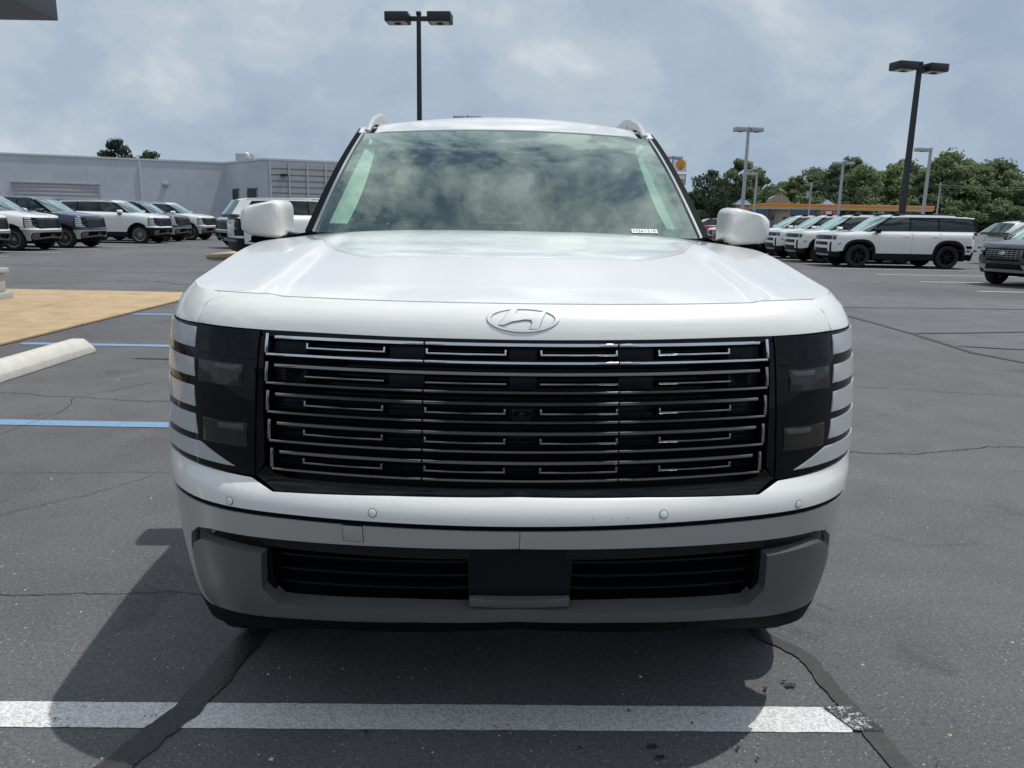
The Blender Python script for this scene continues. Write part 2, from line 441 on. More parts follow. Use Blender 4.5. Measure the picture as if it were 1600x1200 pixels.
# ------------------------------------------------------------------ ground
def asphalt_mat():
    mt = bpy.data.materials.new('asphalt'); mt.use_nodes = True; nt = mt.node_tree; b = nt.nodes['Principled BSDF']; L = nt.links.new
    g = nt.nodes.new('ShaderNodeNewGeometry')
    def noise(sc, det, rough, dist=0.0):
        n = nt.nodes.new('ShaderNodeTexNoise'); n.inputs['Scale'].default_value = sc; n.inputs['Detail'].default_value = det
        n.inputs['Roughness'].default_value = rough; n.inputs['Distortion'].default_value = dist; L(g.outputs['Position'], n.inputs['Vector']); return n.outputs['Fac']
    def rng(f, a, b_, c, d):
        n = nt.nodes.new('ShaderNodeMapRange'); L(f, n.inputs[0])
        for i, v in enumerate((a, b_, c, d)): n.inputs[i + 1].default_value = v
        return n.outputs[0]
    def mul(a, b_):
        n = nt.nodes.new('ShaderNodeMath'); n.operation = 'MULTIPLY'; L(a, n.inputs[0])
        if isinstance(b_, float): n.inputs[1].default_value = b_
        else: L(b_, n.inputs[1])
        return n.outputs[0]
    big = rng(noise(.22, 5, .6, .8), .3, .7, .80, 1.20); mid = rng(noise(2.2, 6, .65, .4), .3, .7, .88, 1.12)
    grain = rng(noise(170, 3, .7), .25, .75, .60, 1.42); grain2 = rng(noise(75, 5, .8), .32, .68, .62, 1.40)
    blotch = rng(noise(1.3, 8, .72, .6), .57, .68, 1.0, .66)
    val = mul(mul(mul(mul(big, mid), grain), grain2), blotch)
    col = nt.nodes.new('ShaderNodeVectorMath'); col.operation = 'SCALE'; col.inputs[0].default_value = (.113, .115, .121); L(val, col.inputs['Scale'])
    vo = nt.nodes.new('ShaderNodeTexVoronoi'); vo.inputs['Scale'].default_value = 130; L(g.outputs['Position'], vo.inputs['Vector'])
    sp = nt.nodes.new('ShaderNodeSeparateColor'); L(vo.outputs['Color'], sp.inputs[0])
    chip = rng(sp.outputs[0], .93, .95, 0, 1); near = rng(vo.outputs['Distance'], .25, .42, 1, 0)
    mx = nt.nodes.new('ShaderNodeMix'); mx.data_type = 'RGBA'; L(mul(mul(chip, near), .75), mx.inputs[0]); L(col.outputs[0], mx.inputs[6]); mx.inputs[7].default_value = (.34, .32, .28, 1)
    L(mx.outputs[2], b.inputs['Base Color']); b.inputs['Roughness'].default_value = .82; b.inputs['Specular IOR Level'].default_value = .35
    bp = nt.nodes.new('ShaderNodeBump'); bp.inputs['Strength'].default_value = .55; bp.inputs['Distance'].default_value = .004
    L(noise(140, 4, .75), bp.inputs['Height']); L(bp.outputs[0], b.inputs['Normal'])
    return mt
M['asphalt'] = asphalt_mat()

def worn_mat(name, col, under, amount, scale=38.0):
    """road paint worn through to the asphalt in specks"""
    mt = bpy.data.materials.new(name); mt.use_nodes = True; nt = mt.node_tree; b = nt.nodes['Principled BSDF']; L = nt.links.new
    g = nt.nodes.new('ShaderNodeNewGeometry')
    n = nt.nodes.new('ShaderNodeTexNoise'); n.inputs['Scale'].default_value = scale; n.inputs['Detail'].default_value = 8; n.inputs['Roughness'].default_value = .8
    n2 = nt.nodes.new('ShaderNodeTexNoise'); n2.inputs['Scale'].default_value = 3; n2.inputs['Detail'].default_value = 4
    n3 = nt.nodes.new('ShaderNodeTexNoise'); n3.inputs['Scale'].default_value = 150; n3.inputs['Detail'].default_value = 3
    for q in (n, n2, n3): L(g.outputs['Position'], q.inputs['Vector'])
    ad = nt.nodes.new('ShaderNodeMath'); ad.operation = 'MULTIPLY_ADD'; L(n2.outputs[0], ad.inputs[0]); ad.inputs[1].default_value = .5; L(n.outputs[0], ad.inputs[2])
    r = nt.nodes.new('ShaderNodeMapRange'); L(ad.outputs[0], r.inputs[0]); r.inputs[1].default_value = amount; r.inputs[2].default_value = amount + .07
    mx = nt.nodes.new('ShaderNodeMix'); mx.data_type = 'RGBA'; L(r.outputs[0], mx.inputs[0]); mx.inputs[6].default_value = (*under, 1)
    sc = nt.nodes.new('ShaderNodeMapRange'); L(n3.outputs[0], sc.inputs[0]); sc.inputs[1].default_value = .3; sc.inputs[2].default_value = .7; sc.inputs[3].default_value = .62; sc.inputs[4].default_value = 1.22
    vm = nt.nodes.new('ShaderNodeVectorMath'); vm.operation = 'SCALE'; vm.inputs[0].default_value = col; L(sc.outputs[0], vm.inputs['Scale'])
    L(vm.outputs[0], mx.inputs[7]); L(mx.outputs[2], b.inputs['Base Color']); b.inputs['Roughness'].default_value = .75
    bp = nt.nodes.new('ShaderNodeBump'); bp.inputs['Strength'].default_value = .6; bp.inputs['Distance'].default_value = .003; L(n3.outputs[0], bp.inputs['Height']); L(bp.outputs[0], b.inputs['Normal'])
    return mt
ASP = (.112, .112, .115)
M['white_line'] = worn_mat('white_road_paint', (.66, .67, .665), ASP, .56, 55)
M['old_line'] = worn_mat('worn_road_paint', (.30, .34, .35), (.117, .117, .12), .84, 60)
M['blue_line'] = worn_mat('blue_road_paint', (.19, .33, .50), ASP, .55)
M['tar'] = mat('sealing_tar', (.030, .030, .031), rough=.55, noise=(14, .35), bump=(60, .5))
M['tar_old'] = mat('old_sealing_tar', (.045, .044, .043), rough=.65, noise=(14, .3), bump=(60, .4))
M['crack'] = mat('crack_dark', (.042, .042, .043), rough=.95, spec=.1)
M['oil'] = mat('oil_stain', (.028, .028, .03), rough=.4, noise=(60, .5))
M['tan'] = mat('tan_concrete', (.46, .34, .205), rough=.85, noise=(2.6, .24), bump=(120, .25))
M['stop'] = mat('precast_concrete', (.60, .585, .53), rough=.85, noise=(7, .16), bump=(90, .35))
M['conc'] = mat('pale_concrete', (.42, .42, .40), rough=.8, noise=(5, .1), bump=(80, .2))

def sheet(name, x0, x1, y0, y1, z, material, parent=None):
    me = bpy.data.meshes.new(name); me.from_pydata([(x0, y0, z), (x1, y0, z), (x1, y1, z), (x0, y1, z)], [], [(0, 1, 2, 3)])
    return mesh_obj(name, me, material, parent)

ground = tag(sheet('ground', -900, 900, -300, 1500, 0, M['asphalt']), 'grey asphalt car park with cracks and light chips', kind='structure')

def ribbon(name, pts, w, z, material, jit=.15, step=.02, seed=0, wander=0.0, parent=None):
    """irregular flat strip along a polyline on the ground"""
    rnd = random.Random(seed); P = [Vector((*p, 0)) for p in pts]; path = []
    for a, b in zip(P, P[1:]):
        n = max(1, int((b - a).length / step))
        for i in range(n): path.append(a.lerp(b, i / n))
    path.append(P[-1]); vs_, fs = [], []; off = 0.0; wl_ = wr = 1.0
    for i, p in enumerate(path):
        t = (path[min(i + 1, len(path) - 1)] - path[max(i - 1, 0)]).normalized(); nrm = Vector((-t.y, t.x, 0))
        off = off * .93 + rnd.uniform(-1, 1) * wander
        wl_ = wl_ * .7 + .3 * (1 + rnd.uniform(-1, 1) * jit * 2); wr = wr * .7 + .3 * (1 + rnd.uniform(-1, 1) * jit * 2)
        c = p + nrm * off; e = min(1, (i + .3) / 3, (len(path) - 1 - i + .3) / 3)
        vs_ += [(c + nrm * w / 2 * wl_ * e + Vector((0, 0, z)))[:], (c - nrm * w / 2 * wr * e + Vector((0, 0, z)))[:]]
        if i: k = 2 * i; fs.append((k - 2, k - 1, k + 1, k))
    me = bpy.data.meshes.new(name); me.from_pydata(vs_, [], fs)
    return mesh_obj(name, me, material, parent or ground)

# painted lines (children of the car park surface)
fl_ = sheet('faded_line', .945, 1.03, -.054, .054, .0078, worn_mat('broken_paint', (.56, .57, .56), (.035, .035, .036), .74, 70), ground); fl_.location.y = 1.920; fl_.rotation_euler.z = radians(.95)
for v in fl_.data.vertices: v.co.x -= v.co.y * .45
for k in range(7):
    y = 16.65 + 2.6 * k; sheet('white_line', 10.0 + .12 * (k % 3), 15.4, y - .05, y + .05, .004, M['white_line'], ground)
for k in range(8): sheet('white_line', -21.0, -15.1 + .1 * (k % 2), 23.2 + 2.6 * k - .05, 23.2 + 2.6 * k + .05, .004, M['white_line'], ground)
ribbon('white_line', [(-6.0, 1.8205), (.985, 1.9363)], .112, .003, M['white_line'], .022, .009, 41)
for k, (y, x0) in enumerate(((4.90, -6.6), (7.97, -5.18), (10.5, -5.24))): ribbon('blue_line', [(x0, y), (.9, y)], .13, .004, M['blue_line'], .03, .02, 50 + k)
# sealed joints and cracks
ribbon('tar_seam', [(-1.06, 1.35), (-.99, 1.69), (-.91, 1.92), (-.88, 2.12), (-.83, 2.5), (-.80, 2.9)], .088, .0052, M['tar'], .13, .012, 3, .002)
ribbon('tar_seam', [(.84, 2.42), (.97, 2.25), (.995, 2.0), (1.02, 1.82), (1.05, 1.6), (1.1, 1.3)], .054, .0052, M['tar_old'], .2, .012, 5, .002)
ribbon('tar_seam', [(5.05, 14.0), (5.1, 12.03), (5.18, 9.81), (5.12, 8.4), (5.32, 7.82), (5.4, 6.6)], .07, .006, M['tar_old'], .2, .05, 6, .004)
ribbon('tar_seam', [(5.15, 9.9), (6.0, 10.05), (6.9, 10.25), (9.5, 10.6)], .07, .007, M['tar_old'], .2, .05, 7, .004)
ribbon('tar_seam', [(4.6, 12.9), (6.5, 13.0), (8.7, 13.1), (12, 13.2)], .05, .007, M['tar_old'], .2, .05, 8, .003)
ribbon('tar_seam', [(5.15, 8.9), (5.7, 8.75), (6.3, 8.6)], .06, .0075, M['tar_old'], .2, .05, 9, .004)
ribbon('tar_seam', [(-3.66, 7.24), (-3.3, 7.235), (-2.2, 7.22)], .05, .006, M['tar_old'], .2, .05, 10, .001)
for i, (pts, w) in enumerate((([(-3.2, 2.60), (-1.86, 2.58), (-1.1, 2.61), (-.6, 2.58)], .007), ([(1.9, 4.56), (2.07, 4.58), (2.5, 4.50), (2.9, 4.68), (3.3, 4.75), (4.6, 4.82)], .013),
                              ([(-5.2, 5.9), (-3.96, 5.78), (-3.3, 5.62), (-2.68, 5.57), (-1.9, 5.6)], .013), ([(-3.3, 5.62), (-2.95, 6.2), (-2.55, 6.75)], .009), ([(-3.3, 5.62), (-3.15, 5.2), (-3.2, 4.6)], .007),
                              ([(-2.9, 3.9), (-1.9, 3.95), (-1.2, 3.92)], .006), ([(-1.9, 3.95), (-2.1, 3.6), (-2.35, 3.3)], .006), ([(2.3, 6.6), (3.3, 6.45), (4.3, 6.2)], .010),
                              ([(-9.57, 14.34), (-8.2, 15.4), (-7.27, 15.57), (-5.77, 14.69)], .05), ([(-10.26, 17.6), (-8.6, 17.9), (-7, 18.3)], .05), ([(-14, 20), (-11, 19.4), (-7, 20.5)], .05), ([(6, 15.2), (8, 15.4), (12, 15.1)], .03),
                              ([(1.15, 1.78), (1.06, 1.66), (.98, 1.55)], .004), ([(1.62, 3.3), (1.8, 3.15), (2.1, 3.2)], .004))):
    ribbon('crack', pts, w * .55, .003 + .0003 * i, M['crack'], .45, .015 if w < .02 else .06, 20 + i, w * .9)
# dark spots of oil and tar
rnd = random.Random(4)
def blob(name, x, y, r, z, material, parent, sx=1.0):
    n = 18; ph = [rnd.uniform(0, 6) for _ in range(3)]
    vs_ = [(x + sx * r * (1 + .35 * sin(2 * a + ph[0]) + .25 * sin(5 * a + ph[1]) + .15 * sin(9 * a + ph[2])) * cos(a), y + r * (1 + .35 * sin(2 * a + ph[0]) + .25 * sin(5 * a + ph[1])) * sin(a), z) for a in [2 * pi * k / n for k in range(n)]]
    me = bpy.data.meshes.new(name); me.from_pydata(vs_, [], [tuple(range(n))]); return mesh_obj(name, me, material, parent)
for i, (x, y, r) in enumerate(((.862, 2.09, .013), (.848, 2.11, .007), (.78, 2.07, .007), (.39, 1.80, .011), (.405, 1.76, .009), (.62, 1.80, .006), (.66, 1.76, .005), (.35, 1.95, .005), (.52, 1.90, .004), (-.38, 1.84, .006), (.2, 1.79, .005))):
    blob('oil_spot', x, y, r, .0092 + .0001 * i, M['oil'], ground)
# loose light chips and litter on the asphalt
bm = bmesh.new(); rnd = random.Random(8)
for i in range(700):
    d = 1.55 + 7 * rnd.random() ** 1.9; x = rnd.uniform(-1, 1) * d * .75; y = d; r = rnd.uniform(.0016, .0042) * (1.0 if rnd.random() < .93 else 1.9)
    a = rnd.uniform(0, 6); q = [bm.verts.new((x + r * rnd.uniform(.6, 1.3) * cos(a + k * pi / 2), y + r * rnd.uniform(.6, 1.3) * sin(a + k * pi / 2), .0006)) for k in range(4)]
    t = bm.verts.new((x, y, r * .8))
    for k in range(4): bm.faces.new((q[k], q[(k + 1) % 4], t))
M['chips'] = mat('pale_chips', (.50, .46, .36), rough=.9, noise=(9, .4))
tag(bm_obj('gravel', bm, M['chips']), 'pale grit scattered over the asphalt', 'gravel', kind='stuff')

# tan walk beside the accessible bays, cast in slabs
walk = tag(sheet('pavement', -40, -5.27, 4.0, 13.35, .006, M['crack']), 'tan concrete walk in slabs beside the blue lined bays', kind='structure')
xs = [-5.275, -6.75, -8.3, -9.9, -11.5, -13.1, -14.7, -16.3]; ys = [4.0, 5.9, 7.5, 9.35, 11.1, 12.05, 13.345]
for i in range(len(xs) - 1):
    for j in range(len(ys) - 1):
        box('slab', xs[i + 1] + .011, xs[i] - .011, ys[j] + .011, ys[j + 1] - .011, .0, .028 + .0015 * ((i * 7 + j * 3) % 3), M['tan'], walk, .004, seg=1)
isl = tag(box('kerb_island', -9.5, -6.0, 23.9, 26.6, 0, .13, M['tan'], None, .03), 'small tan concrete kerb island behind the left mirror', 'kerb')

# wheel stop
bm = bmesh.new(); L_ = .93; prof = [(-.11, 0), (-.11, .065), (-.06, .15), (.06, .15), (.11, .065), (.11, 0)]
secs = [(-L_, .80), (-L_ + .10, 1.0), (L_ - .10, 1.0), (L_, .80)]
rings = []
for yy, k in secs: rings.append([bm.verts.new((x, yy, z * (1 if k == 1 else (.55 if z > .06 else 1)))) for x, z in prof])
for a, b in zip(rings, rings[1:]):
    for k in range(len(prof)): bm.faces.new((a[k], a[(k + 1) % len(prof)], b[(k + 1) % len(prof)], b[k]))
bm.faces.new(rings[0][::-1]); bm.faces.new(rings[-1])
bmesh.ops.bevel(bm, geom=bm.edges[:], offset=.006, segments=1, affect='EDGES')
ws = bm_obj('wheel_stop', bm, M['stop'], None, 30); ws.location = (-4.26, 6.62, .001); ws.rotation_euler = (0, 0, radians(.6))
tag(ws, 'pale concrete wheel stop lying in the blue lined bay', 'wheel stop')

# ------------------------------------------------------------------ buildings
M['wall'] = mat('grey_stucco', (.47, .50, .555), rough=.9, noise=(.7, .12), bump=(25, .12))
M['wall_trim'] = mat('pale_coping', (.55, .56, .58), rough=.6)
M['door_metal'] = mat('roller_door_metal', (.36, .365, .38), rough=.55, noise=(2, .05))
M['dark_glass'] = mat('dark_window', (.006, .008, .010), rough=.08)
M['louver'] = mat('louvre_metal', (.40, .405, .42), rough=.5, metal=.2)
M['panel_dark'] = mat('canopy_panel', (.065, .068, .072), rough=.4, metal=.3, noise=(1.3, .12))
M['fac'] = mat('showroom_panel', (.36, .33, .29), rough=.7, noise=(1, .06))
M['lamp_black'] = mat('lamp_black', (.012, .013, .015), rough=.5)
M['lamp_grey'] = mat('galvanised_grey', (.42, .43, .44), rough=.5, metal=.3)
M['lamp_glass'] = mat('lamp_lens_glass', (.45, .43, .40), rough=.25)

def prism(bm, pts, z0, z1):
    a = [bm.verts.new((x, y, z0)) for x, y in pts]; b = [bm.verts.new((x, y, z1)) for x, y in pts]; n = len(pts)
    for i in range(n): bm.faces.new((a[i], a[(i + 1) % n], b[(i + 1) % n], b[i]))
    bm.faces.new(a[::-1]); bm.faces.new(b)

HB = 5.16
W0, W1, W2, W3 = Vector((-64.0, 42.8)), Vector((-22.77, 62.4)), Vector((-17.89, 57.0)), Vector((2.0, 66.5))
bld = thing('workshop_building', 'low grey stucco building with roller door and louvred wing behind the left row', 'building', (-30, 60, 0))
def babs(o): o.location = Vector(o.location) - Vector(bld.location); return o
bm = bmesh.new(); prism(bm, [W0[:], W1[:], W2[:], W3[:], (-12, 96), (-80, 74)], 0, HB); babs(bm_obj('wall', bm, M['wall'], bld))
def on_wall(a, b, s0, s1, z0, z1, d0, d1, name, material, parent=None, bev=0.0):
    """box on a wall running a->b: s along it, d outwards"""
    t = (b - a).normalized(); n = Vector((t.y, -t.x)); mt_ = Matrix(((t.x, n.x, 0, a.x), (t.y, n.y, 0, a.y), (0, 0, 1, 0), (0, 0, 0, 1)))
    o = box(name, s0, s1, d0, d1, z0, z1, material, parent or bld, bev, mt_)
    return babs(o) if parent in (None, bld) else o
for a, b in ((W0, W1), (W1, W2), (W2, W3)): on_wall(a, b, -.05, (b - a).length + .05, HB - .02, HB + .11, -.3, .05, 'coping', M['wall_trim'])
# roller door: position along the wall from its left end
tW = (W1 - W0).normalized(); sd0 = (Vector((-35.9, 56.6)) - W0).dot(tW); sd1 = (Vector((-30.9, 58.6)) - W0).dot(tW)
on_wall(W0, W1, sd0 - .12, sd0, 0, 3.35, -.05, .04, 'door_frame', M['door_metal']); on_wall(W0, W1, sd1, sd1 + .12, 0, 3.35, -.05, .04, 'door_frame', M['lamp_grey']); on_wall(W0, W1, sd0 - .12, sd1 + .12, 3.24, 3.33, -.05, .09, 'door_frame', M['lamp_grey'])
rd = on_wall(W0, W1, sd0, sd1, 0, .02, -.02, .006, 'roller_door', M['door_metal'])
for k in range(11):
    on_wall(W0, W1, sd0, sd1, .02 + .29 * k + .012, .02 + .29 * (k + 1) - .012, -.02, .02, 'door_slat', M['door_metal'], None, .008)
for s in (8.5, 17.5, 26.2, 36.0): on_wall(W0, W1, s, s + .03, 0, HB - .03, -.01, .004, 'control_joint', M['lamp_grey'])
for s in (14.0, 30.5, 39.5): on_wall(W0, W1, s, s + .12, 0, HB - .1, .0, .11, 'downpipe', M['wall_trim'])
def wall_lamp(a, b, s, z, w=.36):
    o = on_wall(a, b, s - w / 2, s + w / 2, z - .12, z + .14, .0, .28, 'wall_lamp', M['lamp_grey'], None, .03)
    on_wall(a, b, s - w * .4, s + w * .4, z - .15, z - .122, .03, .26, 'lamp_lens', M['lamp_glass'], None)
    return o
wall_lamp(W0, W1, (Vector((-26.77, 60.5)) - W0).dot(tW), 3.45)
for s0, s1 in ((1.15, 2.35), (3.9, 5.6)):
    on_wall(W1, W2, s0, s1, 0, 3.2, -.02, .015, 'window', M['dark_glass']); on_wall(W1, W2, s0 - .1, s0, 0, 3.05, -.02, .06, 'window_frame', M['lamp_grey']); on_wall(W1, W2, s1, s1 + .1, 0, 3.05, -.02, .06, 'window_frame', M['lamp_grey']); on_wall(W1, W2, s0 - .1, s1 + .1, 3.2, 3.3, -.02, .07, 'window_frame', M['lamp_grey'])
for c in range(8):
    for r in range(11):
        z = .35 + .425 * r
        on_wall(W2, W3, .25 + 1.32 * c + .06, .25 + 1.32 * (c + 1) - .06, z, z + .30, .0, .10, 'louver', M['louver'], None)
    on_wall(W2, W3, .25 + 1.32 * c - .05, .25 + 1.32 * c + .05, .2, HB - .1, .0, .16, 'mullion', M['wall'])
lm = on_wall(W2, W3, .95, 1.35, 4.05, 4.2, .1, .75, 'wall_lamp', M['lamp_black'], None, .02)
for x, y, w, h in ((-27.5, 66.5, 4.2, .35), (-21.0, 62.2, 1.4, .75)): babs(box('roof_vent', x - w / 2, x + w / 2, y - .5, y + .5, HB - .05, HB + h, M['lamp_grey'], bld, .03))
bm = bmesh.new(); add_tube(bm, [(-20.3, 60.4, HB - .05), (-20.3, 60.4, HB + .35), (-20.3, 60.15, HB + .55), (-20.3, 59.85, HB + .45)], .2, 10); babs(bm_obj('vent_pipe', bm, M['wall_trim'], bld, 50))

# showroom: the canopy corner and column show at the left edge, its front stands behind the camera
shw = thing('showroom', 'showroom entrance canopy corner at top left with pale column base below', 'building', (-9, 5, 0))
def sabs(o): o.location = Vector(o.location) - Vector(shw.location); return o
sabs(box('canopy', -15, -7.24, 4.0, 13.0, 4.29, 5.7, M['panel_dark'], shw, .01))
for y in (11.3, 8.9, 6.5, 4.1): sabs(box('canopy_joint', -15.01, -7.235, y - .012, y + .012, 4.284, 5.71, M['lamp_black'], shw))
for x in (-9.2, -11.2): sabs(box('canopy_joint', x - .012, x + .012, 4.0, 13.005, 4.284, 5.71, M['lamp_black'], shw))
for z0, z1, w, nm in ((0, .13, .62, 'column_plinth'), (.13, .42, .50, 'column_block'), (.42, .50, .60, 'column_cap')):
    sabs(box(nm, -8.10 - w / 2, -8.10 + w / 2, 11.65 - w / 2, 11.65 + w / 2, z0 + .006, z1, M['conc'], shw, .01))
sabs(box('column_post', -8.30, -7.98, 11.5, 11.8, .5, 4.29, M['lamp_black'], shw, .01))
sabs(box('front_wall', -22, 24, -30, -20.4, 0, 4.6, M['fac'], shw))
for k in range(11):
    x = -16.5 + 3.4 * k
    sabs(box('show_window', x, x + 2.9, -20.41, -20.37, .35, 3.4, M['dark_glass'], shw))
    sabs(box('window_frame', x - .2, x - .06, -20.42, -20.30, .2, 3.6, M['lamp_grey'], shw))
sabs(box('fascia', -22, 24, -20.44, -20.2, 3.75, 4.5, M['panel_dark'], shw))

# ------------------------------------------------------------------ fuel station far right
M['orange'] = mat('canopy_orange', (.62, .24, .07), rough=.5); M['tanw'] = mat('tan_wall', (.38, .31, .24), rough=.85, noise=(.5, .06))
M['bluer'] = mat('blue_roof', (.07, .12, .22), rough=.6); M['sign_white'] = mat('sign_white', (.75, .75, .73), rough=.5); M['sign_yellow'] = mat('sign_yellow', (.80, .42, .03), rough=.45)
M['sign_red'] = mat('sign_red', (.55, .05, .03), rough=.45); M['pump_grey'] = mat('pump_grey', (.36, .35, .34), rough=.6)
cn = thing('fuel_canopy', 'long orange edged fuel station canopy on columns far behind the boxy SUVs', 'canopy', (69, 168, 0))
box('roof_slab', -17.4, 17.6, -4.5, 4.5, 4.15, 4.45, M['sign_white'], cn); box('fascia', -17.6, 17.8, -4.7, 4.7, 4.45, 5.25, M['orange'], cn, .05); box('fascia_stripe', -17.65, 17.85, -4.75, 4.75, 4.42, 4.62, M['sign_yellow'], cn)
for x in (-14, -5.5, 3, 11.5):
    for y in (-2.5, 2.5): box('column', x - .35, x + .35, y - .35, y + .35, 0, 4.15, M['tanw'], cn)
    box('pump', x - .9, x + .9, -.4, .4, 0, 2.0, M['pump_grey'], cn, .05)
st = thing('fuel_shop', 'tan fuel station shop with arched gable and blue roof bands', 'shop', (62, 186, 0))
box('wall', -11, 13, 0, 10, 0, 4.3, M['tanw'], st); box('roof_band', -6.6, -.2, -.5, .2, 3.0, 4.4, M['bluer'], st); box('roof_band', 3.2, 9.5, -.5, .2, 3.0, 4.4, M['bluer'], st)
bm = bmesh.new(); arc = [(-2.6, 4.3), (-2.6, 6.3)] + [(-2.3 + 4.6 * (1 - cos(pi * k / 12)) / 2, 6.4 + 1.25 * sin(pi * k / 12)) for k in range(13)] + [(2.6, 6.3), (2.6, 4.3)]
a_ = [bm.verts.new((x, -.6, z)) for x, z in arc]; b_ = [bm.verts.new((x, 1.2, z)) for x, z in arc]
for i in range(len(arc)): bm.faces.new((a_[i], a_[(i + 1) % len(arc)], b_[(i + 1) % len(arc)], b_[i]))
bm.faces.new(a_); bm.faces.new(b_[::-1]); bm_obj('arched_gable', bm, M['tanw'], st)
box('shop_sign', -1.3, 1.3, -.72, -.6, 4.5, 5.9, M['sign_red'], st, .05); box('sign_panel', -1.0, 1.0, -.78, -.7, 4.9, 5.3, M['sign_white'], st)
for x in (-2.2, 1.4, 4.2, 6.2): box('window', x, x + 1.7, -.06, 0, .5, 2.7, M['dark_glass'], st)
for x0 in (-10.2, 9.8):
    box('corner_tower', x0, x0 + 3.4, -1.2, 2.2, 0, 5.3, M['tanw'], st)
    bm = bmesh.new(); q = [bm.verts.new(p) for p in ((x0 - .4, -1.6, 5.3), (x0 + 3.8, -1.6, 5.3), (x0 + 3.8, 2.6, 5.3), (x0 - .4, 2.6, 5.3), (x0 + 1.7, .5, 6.9))]
    for f in ((0, 1, 4), (1, 2, 4), (2, 3, 4), (3, 0, 4), (3, 2, 1, 0)): bm.faces.new([q[i] for i in f])
    bm_obj('tower_roof', bm, M['bluer'], st)
    box('tower_sign', x0 + .5, x0 + 2.9, -1.28, -1.2, 2.6, 4.9, M['sign_red'] if x0 > 0 else M['orange'], st, .03)
    box('sign_panel', x0 + 1.0, x0 + 2.4, -1.34, -1.27, 3.2, 4.2, M['sign_white'] if x0 > 0 else M['sign_yellow'], st, .03)
ps = thing('fuel_sign', 'tall fuel station pole sign with yellow shell emblem beside the windshield pillar', 'sign', (31.0, 150.3, 0))
box('pole', -.25, .25, -.2, .2, 0, 9.6, M['lamp_grey'], ps); box('price_panel', -1.15, 1.15, -.3, .3, 8.0, 10.0, M['fac'], ps); box('price_row', -.95, .95, -.36, -.3, 9.1, 9.75, M['sign_white'], ps)
box('sign_box', -1.12, 1.12, -.32, .32, 10.5, 12.8, M['sign_white'], ps, .05)
shell = [(1.02 * sin(a), 11.78 + .98 * cos(a)) for a in [radians(-125 + 250 * k / 20) for k in range(21)]] + [(.42, 10.82), (.38, 10.6), (-.38, 10.6), (-.42, 10.82)]
for k, (sc_, mt_, y) in enumerate(((.86, 'sign_red', -.36), (.75, 'sign_yellow', -.40))):
    bm = bmesh.new(); fr = [bm.verts.new((x * sc_, y, 11.65 + (z - 11.65) * sc_)) for x, z in shell]; bk = [bm.verts.new((x * sc_, -.32, 11.65 + (z - 11.65) * sc_)) for x, z in shell]
    bm.faces.new(fr)
    for i in range(len(fr)): bm.faces.new((fr[i], fr[(i + 1) % len(fr)], bk[(i + 1) % len(fr)], bk[i]))
    bm_obj('shell_emblem', bm, M[mt_], ps)
for k in range(-3, 4):
    a = radians(k * 17); bm = bmesh.new(); add_tube(bm, [(.07 * k, -.41, 10.9), (.68 * sin(a), -.41, 11.72 + .66 * cos(a))], .022, 5); bm_obj('shell_rib', bm, M['sign_red'], ps)

# ------------------------------------------------------------------ lamp posts
def lamp_post(label, x, y, h, rz, material, heads, span, group, hw=.74, thick=.15):
    t = thing('lamp_post', label, 'lamp post', (x, y, 0), rz, group)
    box('base', -.3, .3, -.3, .3, 0, .7, M['conc'], t, .03)
    bm = bmesh.new(); a = thick / 2; q = [bm.verts.new((sx * w, sy * w, z)) for z, w in ((.7, a * 1.1), (h, a * .8)) for sx, sy in ((-1, -1), (1, -1), (1, 1), (-1, 1))]
    for i in range(4): bm.faces.new((q[i], q[(i + 1) % 4], q[4 + (i + 1) % 4], q[4 + i]))
    bm.faces.new(q[4:]); bm.faces.new(q[:4][::-1]); bm_obj('pole', bm, material, t)
    box('pole_cap', -a, a, -a, a, h, h + .1, material, t, .01)
    for s in heads:
        xa, xb_ = (a, span - hw) if s > 0 else (-(span - hw), -a)
        box('arm', xa, xb_, -.05, .05, h - .17, h - .04, material, t)
        x0, x1 = (span - hw, span) if s > 0 else (-span, -(span - hw))
        hd = box('lamp_head', x0, x1, -.28, .34, h - .22, h + .06, material, t, .025)
        box('lamp_lens', x0 + .07, x1 - .07, -.22, .28, h - .235, h - .215, M['lamp_glass'], hd)
        box('lamp_socket', (x0 + x1) / 2 - .09, (x0 + x1) / 2 + .09, -.05, .12, h - .27, h - .234, M['lamp_black'], hd)
    return t
LPG = 'car park lamp posts'
lamp_post('black twin head lamp post rising behind the foreground SUV roof, left of centre', -3.13, 26, 7.55, radians(-4), M['lamp_black'], (-1, 1), 1.04, LPG)
lamp_post('black twin head lamp post on the right behind the boxy white SUVs', 14.65, 29.85, 7.08, radians(14), M['lamp_black'], (-1, 1), 1.04, LPG, .78, .17)
lamp_post('grey twin head lamp post above the right door mirror', 16.14, 56, 7.75, radians(5), M['lamp_grey'], (-1, 1), 1.0, LPG, .85, .20)
lamp_post('grey lamp post with single head at the far right before tall trees', 35.7, 69, 7.8, radians(5), M['lamp_grey'], (-1,), 1.35, LPG, 1.2, .22)
lamp_post('small far grey lamp post just right of the twin head grey post', 32.44, 107, 7.8, 0, M['lamp_grey'], (-1,), 1.6, LPG, 1.5, .26)
lamp_post('far grey lamp post rising over the orange canopy middle', 35.68, 87, 7.9, radians(5), M['lamp_grey'], (-1, 1), 1.15, LPG, .9, .24)
lamp_post('lamp heads just peeking over the foreground SUV roof', -3.21, 53, 7.8, 0, M['lamp_grey'], (-1, 1), .95, LPG, .8, .2)
lamp_post('grey lamp head beside the right windshield pillar, above the shell sign', 16.33, 83, 7.85, 0, M['lamp_grey'], (-1, 1), .95, LPG, .8, .22)
